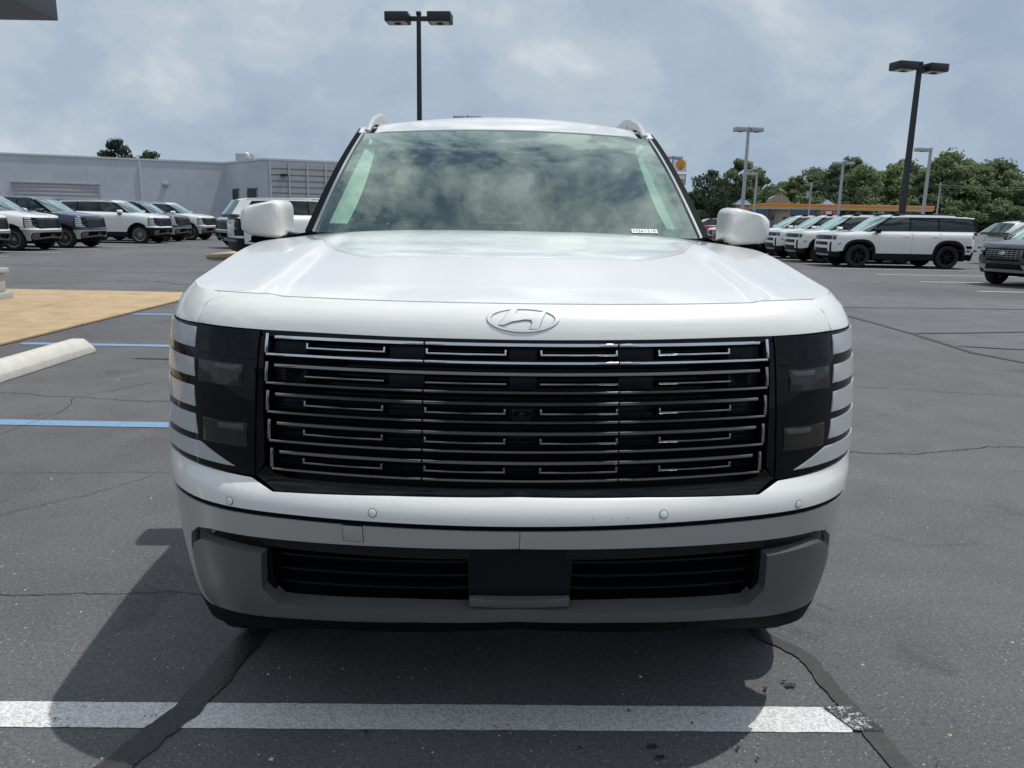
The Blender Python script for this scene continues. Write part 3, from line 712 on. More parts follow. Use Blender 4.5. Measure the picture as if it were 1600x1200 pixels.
up = thing('utility_pole', 'utility pole with transformer among the trees left of the canopy middle', 'utility pole', (55.9, 150, 0))
tube('pole', [(0, 0, 0), (0, 0, 8.9)], [.2, .14], M['lamp_grey'], up); tube('transformer', [(-.5, 0, 6.0), (-.5, 0, 7.3)], .32, M['lamp_grey'], up); box('crossarm', -1.1, 1.1, -.06, .06, 8.3, 8.45, M['fac'], up)
up = thing('utility_pole', 'thin bare utility pole before the trees at far right', 'utility pole', (74.9, 140, 0))
tube('pole', [(0, 0, 0), (0, 0, 8.8)], [.17, .11], M['lamp_grey'], up); box('crossarm', -.9, .9, -.05, .05, 8.3, 8.42, M['fac'], up)
wire = bmesh.new()
for dz in (0, -.35):
    a = Vector((55.9, 150, 8.35 + dz)); b = Vector((74.9, 140, 8.3 + dz)); c = Vector((112, 122, 8.3 + dz))
    for p, q in ((a, b), (b, c)): add_tube(wire, [p.lerp(q, k / 8) - Vector((0, 0, .5 * (1 - (2 * k / 8 - 1) ** 2))) for k in range(9)], .035, 4)
tag(bm_obj('power_line', wire, M['lamp_black']), 'thin power lines strung before the far right trees', 'power line')

# ------------------------------------------------------------------ trees
def leaf_mat(name, c0, c1):
    mt = bpy.data.materials.new(name); mt.use_nodes = True; nt = mt.node_tree; b = nt.nodes['Principled BSDF']; L = nt.links.new
    oi = nt.nodes.new('ShaderNodeObjectInfo'); g = nt.nodes.new('ShaderNodeNewGeometry'); n = nt.nodes.new('ShaderNodeTexNoise'); n.inputs['Scale'].default_value = .7; n.inputs['Detail'].default_value = 3
    L(g.outputs['Position'], n.inputs['Vector']); ad = nt.nodes.new('ShaderNodeMath'); ad.operation = 'MULTIPLY_ADD'; L(oi.outputs['Random'], ad.inputs[0]); ad.inputs[1].default_value = .7
    mr = nt.nodes.new('ShaderNodeMapRange'); L(n.outputs[0], mr.inputs[0]); mr.inputs[1].default_value = .3; mr.inputs[2].default_value = .7; mr.inputs[3].default_value = -.15; mr.inputs[4].default_value = .45; L(mr.outputs[0], ad.inputs[2]); ad.use_clamp = True
    mx = nt.nodes.new('ShaderNodeMix'); mx.data_type = 'RGBA'; L(ad.outputs[0], mx.inputs[0]); mx.inputs[6].default_value = (*c0, 1); mx.inputs[7].default_value = (*c1, 1)
    L(mx.outputs[2], b.inputs['Base Color']); b.inputs['Roughness'].default_value = .7; b.inputs['Specular IOR Level'].default_value = .15
    tr = nt.nodes.new('ShaderNodeBsdfTranslucent'); L(mx.outputs[2], tr.inputs[0]); ms = nt.nodes.new('ShaderNodeMixShader'); ms.inputs[0].default_value = .4
    L(b.outputs[0], ms.inputs[1]); L(tr.outputs[0], ms.inputs[2]); L(ms.outputs[0], nt.nodes['Material Output'].inputs[0])
    return mt
M['leaf'] = leaf_mat('broad_leaf', (.10, .145, .09), (.26, .325, .155)); M['needle'] = leaf_mat('dark_leaf', (.05, .08, .05), (.10, .135, .07))
M['bark'] = mat('bark', (.09, .075, .06), rough=.9, noise=(6, .3))

def tree_mesh(seed, H, Wd, low, nclump, leaves, leaf, material, airy=1.0):
    """trunk with limbs and a crown of leaf faces gathered in uneven clumps"""
    r = random.Random(seed); tb = bmesh.new()
    lean = Vector((r.uniform(-.06, .06), r.uniform(-.06, .06), 1)); top = H * .80
    add_tube(tb, [lean * (top * k / 6) for k in range(7)], [H * .022 * (1 - .13 * k) for k in range(7)], 8)
    cl = []
    for i in range(nclump):
        h = low + (1 - low) * (i + r.random()) / nclump
        prof = max(.22, sin(pi * min(1, (h - low) / (1 - low) * .82 + .16)) ** .7)
        a = r.uniform(0, 2 * pi); rad = Wd / 2 * prof * sqrt(r.random()) * .85
        c = Vector((rad * cos(a), rad * sin(a), h * H * .94)); cr = Wd * r.uniform(.10, .19) * (1.1 - .3 * h)
        cl.append((c, cr))
        if i % 2 == 0: z0 = max(.12, h - r.uniform(.12, .25)) * H * .8; add_tube(tb, [lean * z0, (lean * z0).lerp(c, .5) + Vector((0, 0, .2)), c], [H * .009, H * .006, H * .003], 5)
    vs_, fs = [], []
    for c, cr in cl:
        for k in range(int(leaves / nclump)):
            d = Vector((r.gauss(0, 1), r.gauss(0, 1), r.gauss(0, 1) * .8)).normalized() * cr * (r.random() ** .45) * airy
            p = c + Vector((d.x, d.y, d.z * .75)); n = (d.normalized() * .7 + Vector((r.uniform(-1, 1), r.uniform(-1, 1), r.uniform(-.2, 1.0)))).normalized()
            u = n.orthogonal().normalized(); v = n.cross(u); s = leaf * r.uniform(.6, 1.35); a = r.uniform(0, 6.28); u, v = u * cos(a) + v * sin(a), v * cos(a) - u * sin(a)
            b0 = len(vs_); vs_ += [(p - u * s)[:], (p + v * s * .55)[:], (p + u * s)[:], (p - v * s * .55)[:]]; fs.append((b0, b0 + 1, b0 + 2, b0 + 3))
    bmesh.ops.recalc_face_normals(tb, faces=tb.faces[:]); tm = bpy.data.meshes.new('trunk'); tb.to_mesh(tm); tb.free(); tm.materials.append(M['bark'])
    cm = bpy.data.meshes.new('crown'); cm.from_pydata(vs_, [], fs); cm.materials.append(material); return tm, cm
VAR = [tree_mesh(100 + k, 16, 11 + (k % 3) * 1.6, .10 if k % 2 else .18, 34 + 5 * (k % 3), 5200, .42, M['leaf'], 1.05) for k in range(6)]
PINE = tree_mesh(300, 12, 8.5, .35, 22, 3200, .26, M['needle'], 1.0); OPEN = tree_mesh(310, 13, 13, .30, 24, 2600, .33, M['needle'], 1.15)
BUSH = tree_mesh(320, 6.5, 9.5, .05, 22, 3000, .36, M['leaf'], 1.1)
def tree(label, x, y, h, mesh, h0, rz, group, sx=1.0):
    t = thing('tree', label, 'tree', (x, y, 0), rz, group); k = h / h0; t.scale = (k * sx, k * sx, k)
    mesh_obj('trunk', mesh[0], None, t); mesh_obj('crown', mesh[1], None, t); return t
TT = [(46.3, 200, 9.2), (47.2, 192, 13.4), (54.4, 205, 11.3), (55.7, 198, 16.4), (62.2, 206, 14.8), (62.8, 195, 10.2), (69.1, 203, 11.6), (70.0, 196, 12.8), (77.0, 204, 15.0), (78.3, 197, 15.8), (86.0, 205, 17.7), (85.0, 194, 15.1), (92.0, 201, 14.4), (93.0, 196, 16.1), (100.3, 206, 17.5), (100.7, 198, 15.0), (108.1, 205, 16.8), (107.0, 196, 18.9), (115.0, 203, 17.7), (114.4, 195, 15.6), (123.1, 204, 17.9), (123.0, 197, 14.7), (130.5, 203, 13.9), (130.3, 197, 14.8)]
ORD = 'first second third fourth fifth sixth seventh eighth ninth tenth eleventh twelfth thirteenth fourteenth fifteenth sixteenth seventeenth eighteenth nineteenth twentieth twenty-first twenty-second twenty-third twenty-fourth'.split()
TG = 'trees along the far right skyline'
rnd = random.Random(21)
order = sorted(range(len(TT)), key=lambda i: TT[i][0] / TT[i][1])
for n_, i in enumerate(order):
    x, y, h = TT[i]; kind = 'open dark crowned' if i in (1,) else 'dense green'
    tree(f'{kind} tree, {ORD[n_]} from the left on the far right skyline', x, y, h * 1.03, OPEN if i == 1 else VAR[i % 6], 13 if i == 1 else 16, rnd.uniform(0, 6), TG, 1.0 if h > 12 else 1.25)
BO = ORD[:14]
for k in range(14):
    x = 43 + k * 6.9; tree(f'low bushy tree, {BO[k]} from the left at the foot of the far right trees', x + rnd.uniform(-1, 1), 190.5 + rnd.uniform(-1, 1.5) + (3 if k < 6 else 0), rnd.uniform(6.0, 8.5), BUSH, 6.5, rnd.uniform(0, 6), 'low trees at the foot of the far tree line', 1.15)
tree('dark pine crown rising behind the grey building, larger of the two', -59.56, 120, 12.5, PINE, 12, .4, 'treetops behind the grey building')
tree('smaller dark treetop behind the grey building, right of the larger one', -54.9, 120, 10.7, PINE, 12, 2.1, 'treetops behind the grey building', 1.0)

# ------------------------------------------------------------------ parts shared by every car
def mir(poly): return [(-s, v) for s, v in poly][::-1]

def sides(root, B, sp):
    """fenders, doors, quarters, cladding, arches, sills, handles and tail of a car body"""
    P = sp['paint']; vc, vb, vt = sp['vclad'], sp['vbot'], sp['vtop']; g = 0.003
    yf, yr = sp['yf'], sp['yr']; sf, sr = B.sy(yf), B.sy(yr); R = sp['R']; ra = sp['ra']; sq = sp.get('square', 0)
    d1, d2, d3, dt = B.sy(sp['d1']), B.sy(sp['d2']), B.sy(sp['d3']), B.sy(sp['dt'])
    du, dv = sp.get('du', .05), sp.get('dv', .045)
    af = arch_pts(sf, R, ra + .001, vc, square=sq); ar = arch_pts(sr, R, ra + .001, vc, square=sq)
    for sg in (1, -1):
        fl = (lambda p: p) if sg > 0 else mir
        ff = sp['fender_front']                                   # from the top front corner down to the arch
        arch_f = [q for q in af if q[1] >= ff[-1][1] - 1e-4 or q[0] > sf]
        poly = [(d1 - g, vc), (d1 - g, vt)] + ff + arch_f
        panel('fender', root, P, B, fl(poly), -.010, 0.0, du, dv, .004)
        panel('front_door', root, P, B, fl([(d1 + g, vc), (d2 - g, vc), (d2 - g, vt), (d1 + g, vt)]), -.010, 0.0, du, dv, .004)
        a1 = [q for q in ar if q[0] < d3 - g - .005]; a2 = [q for q in ar if q[0] > d3 + g + .005]
        zi = lambda s_: R + sqrt(max(0.0, (ra + .001) ** 2 - (s_ - sr) ** 2)) if not sq else R + ra * .98
        if not a1: poly = [(d2 + g, vc), (d3 - g, vc), (d3 - g, vt), (d2 + g, vt)]
        else: poly = [(d2 + g, vc)] + a1 + [(d3 - g, zi(d3 - g)), (d3 - g, vt), (d2 + g, vt)]
        panel('rear_door', root, P, B, fl(poly), -.010, 0.0, du, dv, .004)
        st = [(d3 + g, vc)] if len(a2) == len(ar) else [(d3 + g, zi(d3 + g))]
        panel('rear_quarter', root, P, B, fl(st + a2 + [(dt, vc), (dt, vt), (d3 + g, vt)]), -.010, 0.0, du, dv, .004)
        # dark shell seen through the panel gaps
        shell = [(sf + ra, vb + .02), (sr - ra, vb + .02)] + arch_pts(sr, R, ra + .004, vb + .02, square=sq) + [(dt, vb + .02), (dt, vt - .01), (d1 - .2, vt - .01), (d1 - .2, R + ra * .6)]
        panel('inner_shell', root, M['deep_black'], B, fl(shell), -.030, -.014, .12, .12)
        # cladding
        w = sp['cladw']
        for sc in (sf, sr):
            hi = arch_pts(sc, R, ra + w, vb + .03, square=sq); lo = arch_pts(sc, R, ra - .012, vb + .03, square=sq, rev=True)
            if sc == sf and sp.get('arch_front_cut'):
                cut = sp['arch_front_cut']; hi = [q for q in hi if q[1] > cut or q[0] > sc]; lo = [q for q in lo if q[1] > cut or q[0] > sc]
            panel('arch_cladding', root, sp['clad'], B, fl(hi + lo), -.012, sp.get('cladn', .010), .05, .05, .004)
            # wheel well
            bm = bmesh.new(); c = B(sg * sc, R); rings = []
            for xx in (c[0] - sg * .10, c[0] - sg * .36):
                rings.append([bm.verts.new((xx, c[1] + ra * .97 * cos(a), R + ra * .97 * sin(a))) for a in [pi - pi * k / 20 for k in range(21)]])
            for k in range(20): bm.faces.new((rings[0][k], rings[0][k + 1], rings[1][k + 1], rings[1][k]))
            bm.faces.new(rings[1])
            bm_obj('wheel_well', bm, M['deep_black'], root, 60)
        panel('sill', root, sp['clad'], B, fl([(sf + ra + w * .5, vb), (sr - ra - w * .5, vb), (sr - ra - w * .6, vc - g), (sf + ra + w * .6, vc - g)]), -.02, .006, .12, .06, .006)
        # handles
        for yy in sp['handles']:
            s0 = B.sy(yy); hv = sp['vhandle']
            panel('door_handle', root, sp.get('handle_mat', P), B, fl([(s0 - .10, hv - .012), (s0 + .10, hv - .012), (s0 + .10, hv + .012), (s0 - .10, hv + .012)]), .012, .034, .05, 0, .006)
        for yy in (yf, yr):
            c = B(sg * B.sy(yy), R)
            wheel(root, R, sp['tw'], (c[0] - sg * (sp['tw'] / 2 + sp.get('inset', .015)), c[1], R), sg, sp['rim'], sp['style'])
    # tail
    for sg in (1, -1):
        fl = (lambda p: p) if sg > 0 else mir
        q = sr + ra + sp['cladw'] + .03; panel('side_marker', root, M['red_lamp'], B, fl([(q, .56), (q + .13, .56), (q + .13, .60), (q, .61)]), -.002, .004, .05, 0, .002)
    def rear(u, v): return B(-(B.smax - u) if u > 0 else (B.smax + u), v)
    ue = B.smax - dt
    vm = sp['vtail']
    panel('tailgate', root, P, rear, [(-.60, vm), (.60, vm), (.60, vt), (-.60, vt)], -.01, 0, .06, .06, .004)
    panel('rear_bumper', root, sp['clad'], rear, [(-ue, vb), (ue, vb), (ue, vm - .004), (-ue, vm - .004)], -.02, .012, .06, .06, .008)
    for sg in (1, -1):
        a, b = .605 * sg, ue * sg * .995
        a, b = min(a, b), max(a, b)
        panel('tail_lamp', root, M['red_lamp'], rear, [(a, vt - sp['tlh']), (b, vt - sp['tlh']), (b, vt - .06), (a, vt - .06)], -.01, .004, .05, .05, .003)
        panel('rear_corner', root, P, rear, [(a, vm), (b, vm), (b, vt - sp['tlh'] - .004), (a, vt - sp['tlh'] - .004)], -.01, 0, .05, .05, .003)
        panel('rear_corner', root, P, rear, [(a, vt - .056), (b, vt - .056), (b, vt), (a, vt)], -.01, 0, .05, .05, .003)
    box('underbody', -.62, .62, .35, B.L - .3, .24, .62, M['deep_black'], root, .03)

def greenhouse(root, B, sp):
    P = sp['paint']; gh = sp['gh']
    xb, xt, zb, zt = (pchip(*gh[k]) for k in ('xb', 'xt', 'zb', 'zt'))
    def G(y, t):
        b = gh.get('bulge', .02) * 4 * t * (1 - t)
        return np.array([xb(y) + (xt(y) - xb(y)) * t + b, y, zb(y) + (zt(y) - zb(y)) * t])
    Gl = lambda y, t: G(-y, t) * np.array([-1, 1, 1])
    ya0, ya1, yd0, yd1 = gh['A'][0], gh['A'][1], gh['D'][0], gh['D'][1]
    yA = lambda t: ya0 + (ya1 - ya0) * t
    yD = lambda t: yd0 + (yd1 - yd0) * t
    def W(u, t):
        e = G(yA(t), t); q = 1 - u * u
        return np.array([u * e[0], e[1] - gh['bow'][0] * q * (1 - t) - gh['bow'][1] * q * t - .0, e[2] + gh['wcrown'] * q * t + .03 * 4 * t * (1 - t) * .5])
    def Wr(u, t):
        e = G(yD(t), t); q = 1 - u * u
        return np.array([-u * e[0], e[1] + .12 * q * (1 - .4 * t), e[2] + gh['wcrown'] * q * t])
    def Rf(u, t):
        y0 = ya1 - gh['bow'][1] * (1 - u * u); y1 = yd1 + .07 * (1 - u * u); y = y0 + (y1 - y0) * t
        yy = min(max(y, ya1), yd1)
        zz = zt(yy) + (gh['wcrown'] + (gh['crown'] - gh['wcrown']) * min(sstep(0, .10, t), sstep(1.0, .9, t) if t > .5 else 1)) * (1 - u * u)
        return np.array([u * xt(yy), y, zz])
    # windshield: glass, black border under it, sensor patch
    panel('windshield', root, M['windshield'], W, [(-1, 0), (1, 0), (1, 1), (-1, 1)], 0, 0, .08, .08, smooth=180)
    fb = sp.get('frit', (.045, .06, .05))
    for nm, p in (('frit_band', [(-1, 0), (1, 0), (1, fb[1]), (-1, fb[1])]), ('frit_band', [(-1, 1 - fb[2]), (1, 1 - fb[2]), (1, 1), (-1, 1)]),
                  ('frit_band', [(-1, fb[1]), (-1 + fb[0], fb[1]), (-1 + fb[0], 1 - fb[2]), (-1, 1 - fb[2])]), ('frit_band', [(1 - fb[0], fb[1]), (1, fb[1]), (1, 1 - fb[2]), (1 - fb[0], 1 - fb[2])])):
        panel(nm, root, M['frit'], W, p, -.006, -.003, .1, .1)
    if sp.get('sensor'):
        panel('sensor_housing', root, M['frit'], W, [(-.24, 1 - fb[2]), (-.12, .735), (-.07, .72), (.07, .72), (.15, .735), (.26, 1 - fb[2])], -.006, -.003, .1, .1)
    panel('rear_window', root, M['tinted'], Wr, [(-1, -.02), (1, -.02), (1, 1), (-1, 1)], 0, 0, .15, .15, smooth=180)
    # roof
    k = gh['ditch']
    panel('roof', root, sp.get('roof_mat', P), Rf, [(-k, 0), (k, 0), (k, 1), (-k, 1)], -.015, .004, .08, .03, .004, smooth=45)
    k2 = k + .07
    for sg in (1, -1):
        fl = (lambda p: p) if sg > 0 else mir
        panel('roof_ditch', root, M['black_plastic'], Rf, fl([(k, .012), (k2, .012), (k2, 1), (k, 1)]), -.016, -.008, 0, .03)
        panel('roof_side', root, P, Rf, fl([(k2, 0.012), (1.0, .012), (1.0, 1), (k2, 1)]), -.012, .006, 0, .03, .003, smooth=50)
        GG = G if sg > 0 else Gl
        pl = (lambda p: p) if sg > 0 else (lambda p: [(-a, b) for a, b in p][::-1])
        line = lambda ya, yb, t: ya + (yb - ya) * t
        T1 = .93
        aw = gh['aw']                                            # width of the A pillar along the car
        pil = M['gloss_black'] if not gh.get('pillar_body') else P
        panel('a_pillar', root, pil, GG, pl([(yA(0), 0), (yA(0) + aw, 0), (yA(T1) + aw, T1), (yA(1) + aw, 1), (yA(1), 1)]), -.02, .012, .0, .08, .006, smooth=50)
        if sp.get('pillar_trim'):
            panel('pillar_trim', root, M['bright'], W, ([(.955, .0), (.968, 0), (.968, 1), (.955, 1)] if sg > 0 else [(-.968, 0), (-.955, 0), (-.955, 1), (-.968, 1)]), .002, .008, 0, .1)
            panel('pillar_trim', root, M['deep_black'], W, ([(.968, .0), (1.01, 0), (1.01, 1), (.968, 1)] if sg > 0 else [(-1.01, 0), (-.968, 0), (-.968, 1), (-1.01, 1)]), -.002, .006, 0, .1)
        panel('roof_edge', root, P if not gh.get('edge_black') else M['gloss_black'], GG, pl([(yA(T1) + aw, T1), (yD(T1), T1), (yD(1), 1), (yA(1) + aw, 1)]), -.02, .008, .2, 0, .004)
        # windows and the pillars between them
        yB, yC = gh['B'], gh['C']; pw = .05
        b0 = .03
        panel('front_window', root, M['clear'] if not gh.get('dark_all') else M['tinted'], GG, pl([(yA(b0) + aw, b0), (yB, b0), (yB, T1), (yA(T1) + aw, T1)]), 0, 0, .2, .12, smooth=180)
        panel('rear_side_window', root, M['tinted'], GG, pl([(yB + pw, b0), (yC, b0), (yC, T1), (yB + pw, T1)]), 0, 0, .2, .12, smooth=180)
        panel('quarter_window', root, M['tinted'], GG, pl([(yC + pw, b0), (gh['Q'][0], b0), (gh['Q'][1], T1), (yC + pw, T1)]), 0, 0, .2, .12, smooth=180)
        for nm, p in (('b_pillar', [(yB, 0), (yB + pw, 0), (yB + pw, T1), (yB, T1)]), ('c_pillar', [(yC, 0), (yC + pw, 0), (yC + pw, T1), (yC, T1)])):
            panel(nm, root, M['gloss_black'], GG, pl(p), -.02, .003, 0, .12)
        panel('d_pillar', root, P if not gh.get('d_black') else M['gloss_black'], GG, pl([(gh['Q'][0], 0), (yD(0), 0), (yD(T1), T1), (gh['Q'][1], T1)]), -.02, .008, .08, .12, .004)
        panel('belt_trim', root, sp.get('belt', M['bright']), GG, pl([(yA(0) + aw * .5, -.012), (gh['Q'][0], -.012), (gh['Q'][0], b0), (yA(0) + aw, b0)]), -.02, .008, .2, 0)
        # shoulder between body side and glass
        def SH(y, t, sg=sg):
            yy = abs(y); s = B.sy(yy); p0 = B(sg * s, sp['vtop']); p1 = G(yy, 0) * np.array([sg, 1, 1])
            return p0 * (1 - t) + p1 * t
        yy0, yy1 = gh.get('shoulder', (ya0, yd0))
        grid_surf('shoulder', root, P, lambda a, b: SH(yy0 + (yy1 - yy0) * (a if sg > 0 else 1 - a), b), 24, 3)
    def RS(a, b):
        u = 2 * a - 1; q = B(-(B.smax - abs(u) * .62) if u > 0 else (B.smax - abs(u) * .62), sp['vtop']); return q * (1 - b) + Wr(u, 0) * b
    grid_surf('rear_shoulder', root, P, RS, 12, 2)
    box('parcel_shelf', -.62, .62, yd0 - .75, yd0 + .04, zb(yd0) - .10, zb(yd0) - .02, M['interior'], root)
    # deck behind the rear glass, cabin floor, dashboard, seats, wheel
    y0, z0 = ya0, zb(ya0)
    bm = bmesh.new()
    pr = [(y0 - .12, z0 - .06), (y0 + .10, z0 - .015), (y0 + .34, z0 - .01), (y0 + .44, z0 - .05), (y0 + .46, z0 - .30), (y0 - .12, z0 - .30)]
    L_ = [bm.verts.new((-xb(ya0) + .07, a, b)) for a, b in pr]; Rr = [bm.verts.new((xb(ya0) - .07, a, b)) for a, b in pr]
    for i in range(len(pr)): bm.faces.new((L_[i], L_[(i + 1) % len(pr)], Rr[(i + 1) % len(pr)], Rr[i]))
    bm.faces.new(L_); bm.faces.new(Rr[::-1])
    bm_obj('dashboard', bm, M['dash_top'], root, 50)
    box('cabin_floor', -xb(2.5) + .04, xb(2.5) - .04, y0, yd0, .55, .62, M['interior'], root)
    for sx in (-.37, .37):
        for ys, nm in ((y0 + .95, 'front_seat'), (y0 + 1.9, 'rear_seat')):
            st = rloft(nm, [((sx, ys - .02, z0 - .42), (1, 0, 0), (0, 1, 0), .50, .52, .08), ((sx, ys - .02, z0 - .28), (1, 0, 0), (0, 1, 0), .52, .54, .08), ((sx, ys + .02, z0 - .24), (1, 0, 0), (0, 1, 0), .44, .44, .08)], M['seat'], root, 4)
            rloft('seat_back', [((sx, ys + .22, z0 - .34), (1, 0, 0), (0, 1, 0), .46, .14, .05), ((sx, ys + .27, z0 - .08), (1, 0, 0), (0, 1, 0), .50, .15, .06), ((sx, ys + .34, z0 + .14), (1, 0, 0), (0, 1, 0), .40, .11, .05)], M['seat'], st, 4)
            rloft('head_rest', [((sx, ys + .35, z0 + .17), (1, 0, 0), (0, 1, 0), .24, .08, .03), ((sx, ys + .36, z0 + .25), (1, 0, 0), (0, 1, 0), .27, .10, .04), ((sx, ys + .365, z0 + .32), (1, 0, 0), (0, 1, 0), .22, .08, .03)], M['seat'], st, 4)
    wx = .37
    pts = [(wx + .18 * cos(a), y0 + .52 + .08 * sin(a), z0 - .02 + .165 * sin(a)) for a in [2 * pi * k / 28 for k in range(29)]]
    bm = bmesh.new(); add_tube(bm, pts, .015, 8, cap=False); add_tube(bm, [(wx - .17, y0 + .52, z0 - .02), (wx + .17, y0 + .52, z0 - .02)], .016, 8)
    add_tube(bm, [(wx, y0 + .52, z0 - .03), (wx, y0 + .40, z0 - .09)], .035, 8)
    bm_obj('steering_wheel', bm, M['interior'], root, 50)
    box('rear_view_mirror', -.12, .12, ya1 - .16, ya1 - .13, zt(ya1) - .24, zt(ya1) - .17, M['interior'], root, .01)
    # headliner and lighter pillar trim inside
    grid_surf('headliner', root, M['light_trim'], lambda a, b: np.array(Rf((1 - 2 * a) * .96, .02 + .96 * b)) - np.array([0, 0, .035]), 8, 16)
    for sg in (1, -1):
        def Ai(a, b, sg=sg):
            t = .01 + .97 * b; e = G(yA(t), t); return np.array([sg * (e[0] - .055 - .085 * (1 - .45 * b) * (.45 + .55 * sin(pi * min(1, max(0, .04 + .96 * b))) ** .5) * a), e[1] + .03 + .03 * a, e[2] - .01])
        grid_surf('pillar_lining', root, M['light_trim'], Ai, 2, 18)
    return G, W, Rf

def coons(F, Bk, Lf, Rg):
    def f(u, v):
        return ((1 - v) * F(u) + v * Bk(u) + (1 - u) * Lf(v) + u * Rg(v)
                - ((1 - u) * (1 - v) * F(0) + u * (1 - v) * F(1) + (1 - u) * v * Bk(0) + u * v * Bk(1)))
    return f

def hood(root, B, sp, ridge=None):
    h = sp['hood']; vs0, sc, yc, ycc, zc = h['v'], h['s'], h['y'], h['yc'], h['z']
    s2 = B.sy(yc)
    Fh = lambda u: B((2 * u - 1) * sc, h['vf'](abs(2 * u - 1) * sc) if 'vf' in h else vs0)
    Rh = lambda v: B(sc + (s2 - sc) * v, (vs0 if 'vf' not in h else h['vf'](sc) + (vs0 - h['vf'](sc)) * sstep(0, .25, v))); Lh = lambda v: Rh(v) * np.array([-1, 1, 1])
    e = Rh(1.0)
    def Bh(u):
        q = (2 * u - 1); return np.array([e[0] * q, e[1] - (yc - ycc) * (1 - q * q), e[2] + (zc - e[2]) * (1 - abs(q) ** 3.0)])
    C0 = coons(Fh, Bh, Lh, Rh)
    def H(u, v):
        p = C0(u, v); q = 2 * u - 1; x = p[0]
        b = (1 - q ** 4) * h['crown'] * sin(pi * min(1, v * 1.15)) * (1 - .35 * v)
        if ridge: b += ridge(x, p[1], v)
        return np.array([p[0], p[1], p[2] + b])
    nu, nv = h.get('n', (96, 56))
    bm = bmesh.new()
    vv = [[bm.verts.new(H(i / nu, (j / nv) ** 1.3)) for i in range(nu + 1)] for j in range(nv + 1)]
    for j in range(nv):
        for i in range(nu): bm.faces.new((vv[j][i], vv[j][i + 1], vv[j + 1][i + 1], vv[j + 1][i]))
    # turned-down rim
    rim = [vv[0][i] for i in range(nu + 1)] + [vv[j][nu] for j in range(1, nv + 1)] + [vv[nv][i] for i in range(nu - 1, -1, -1)] + [vv[j][0] for j in range(nv - 1, 0, -1)]
    low = [bm.verts.new(v.co + Vector((-v.co.x * .006, .008 if k <= nu else 0, -.014))) for k, v in enumerate(rim)]
    for k in range(len(rim)): bm.faces.new((rim[k], low[k], low[(k + 1) % len(rim)], rim[(k + 1) % len(rim)]))
    return bm_obj('hood', bm, sp['paint'], root, 50), H

def rails(root, G, xo, ys, z_of, material, hgt=.10):
    y0, y1, y2, y3 = ys
    for sg in (1, -1):
        secs = []
        for y, dz, hh in ((y0, -.01, .025), (y0 + .10, .03, .04), (y1 - .10, hgt * .80, .07), (y1, hgt, .055), (y1 + .16, hgt + .003, .034), (y2, hgt, .034), (y2 + .2, hgt * .8, .05), (y3, .0, .03)):
            x = xo(y) * sg
            secs.append(((x, y, z_of(y) + dz), (1, 0, 0), (0, 0, 1), .028, hh * .95, .010))
        r = rloft('roof_rail', secs, material, root, 4)
        for y in (y1 + .02, y2 + .12):
            box('rail_foot', sg * xo(y) - .014, sg * xo(y) + .014, y - .10, y + .08, z_of(y) - .01, z_of(y) + hgt * .9, material, r, .006)

def door_mirror(root, sg, xin, xout, y, zb_, zt_, cap, low, yl=.20):
    """mirror housing with cap, dark base, glass and stalk"""
    w = xout - xin; h = zt_ - zb_; xm = (xin + xout) / 2; zm = (zb_ + zt_) / 2
    m_ = rloft('door_mirror', [((sg * (xm - .01), y - yl * .52, zm + .006), (1, 0, 0), (0, 0, 1), w * .76, h * .74, .04),
                         ((sg * (xm - .006), y - yl * .40, zm + .004), (1, 0, 0), (0, 0, 1), w * .92, h * .90, .042),
                         ((sg * (xm - .002), y - yl * .15, zm), (1, 0, 0), (0, 0, 1), w * .98, h * .97, .045),
                         ((sg * xm, y + yl * .15, zm), (1, 0, 0), (0, 0, 1), w, h, .042),
                         ((sg * xm, y + yl * .35, zm), (1, 0, 0), (0, 0, 1), w * .98, h * .98, .04)], cap, root, 7, 60)
    for v in m_.data.vertices:
        f = min(1, max(0, (abs(v.co.x) - xin) / w)); v.co.z = zb_ + h * .30 + (v.co.z - zb_ - h * .30) * (1.03 - .36 * f ** 1.3)
    rloft('mirror_base', [((sg * (xm - .02), y - yl * .30, zb_ + .004), (1, 0, 0), (0, 0, 1), w * .75, .03, .012), ((sg * (xm - .02), y + yl * .1, zb_ - .002), (1, 0, 0), (0, 0, 1), w * .92, .045, .015),
                          ((sg * (xm - .01), y + yl * .36, zb_ + .004), (1, 0, 0), (0, 0, 1), w * .92, .04, .015)], low, m_, 4)
    rloft('mirror_glass', [((sg * xm, y + yl * .352, zm), (1, 0, 0), (0, 0, 1), w * .88, h * .84, .03), ((sg * xm, y + yl * .358, zm), (1, 0, 0), (0, 0, 1), w * .86, h * .82, .03)], M['bright'], m_, 6)
    rloft('mirror_stalk', [((sg * (xin - .10), y + .04, zb_ - .005), (0, 1, 0), (0, 0, 1), .12, .05, .015), ((sg * (xin + .05), y + .01, zb_ + .015), (0, 1, 0), (0, 0, 1), .10, .045, .015)], low, m_, 4)
    return m_

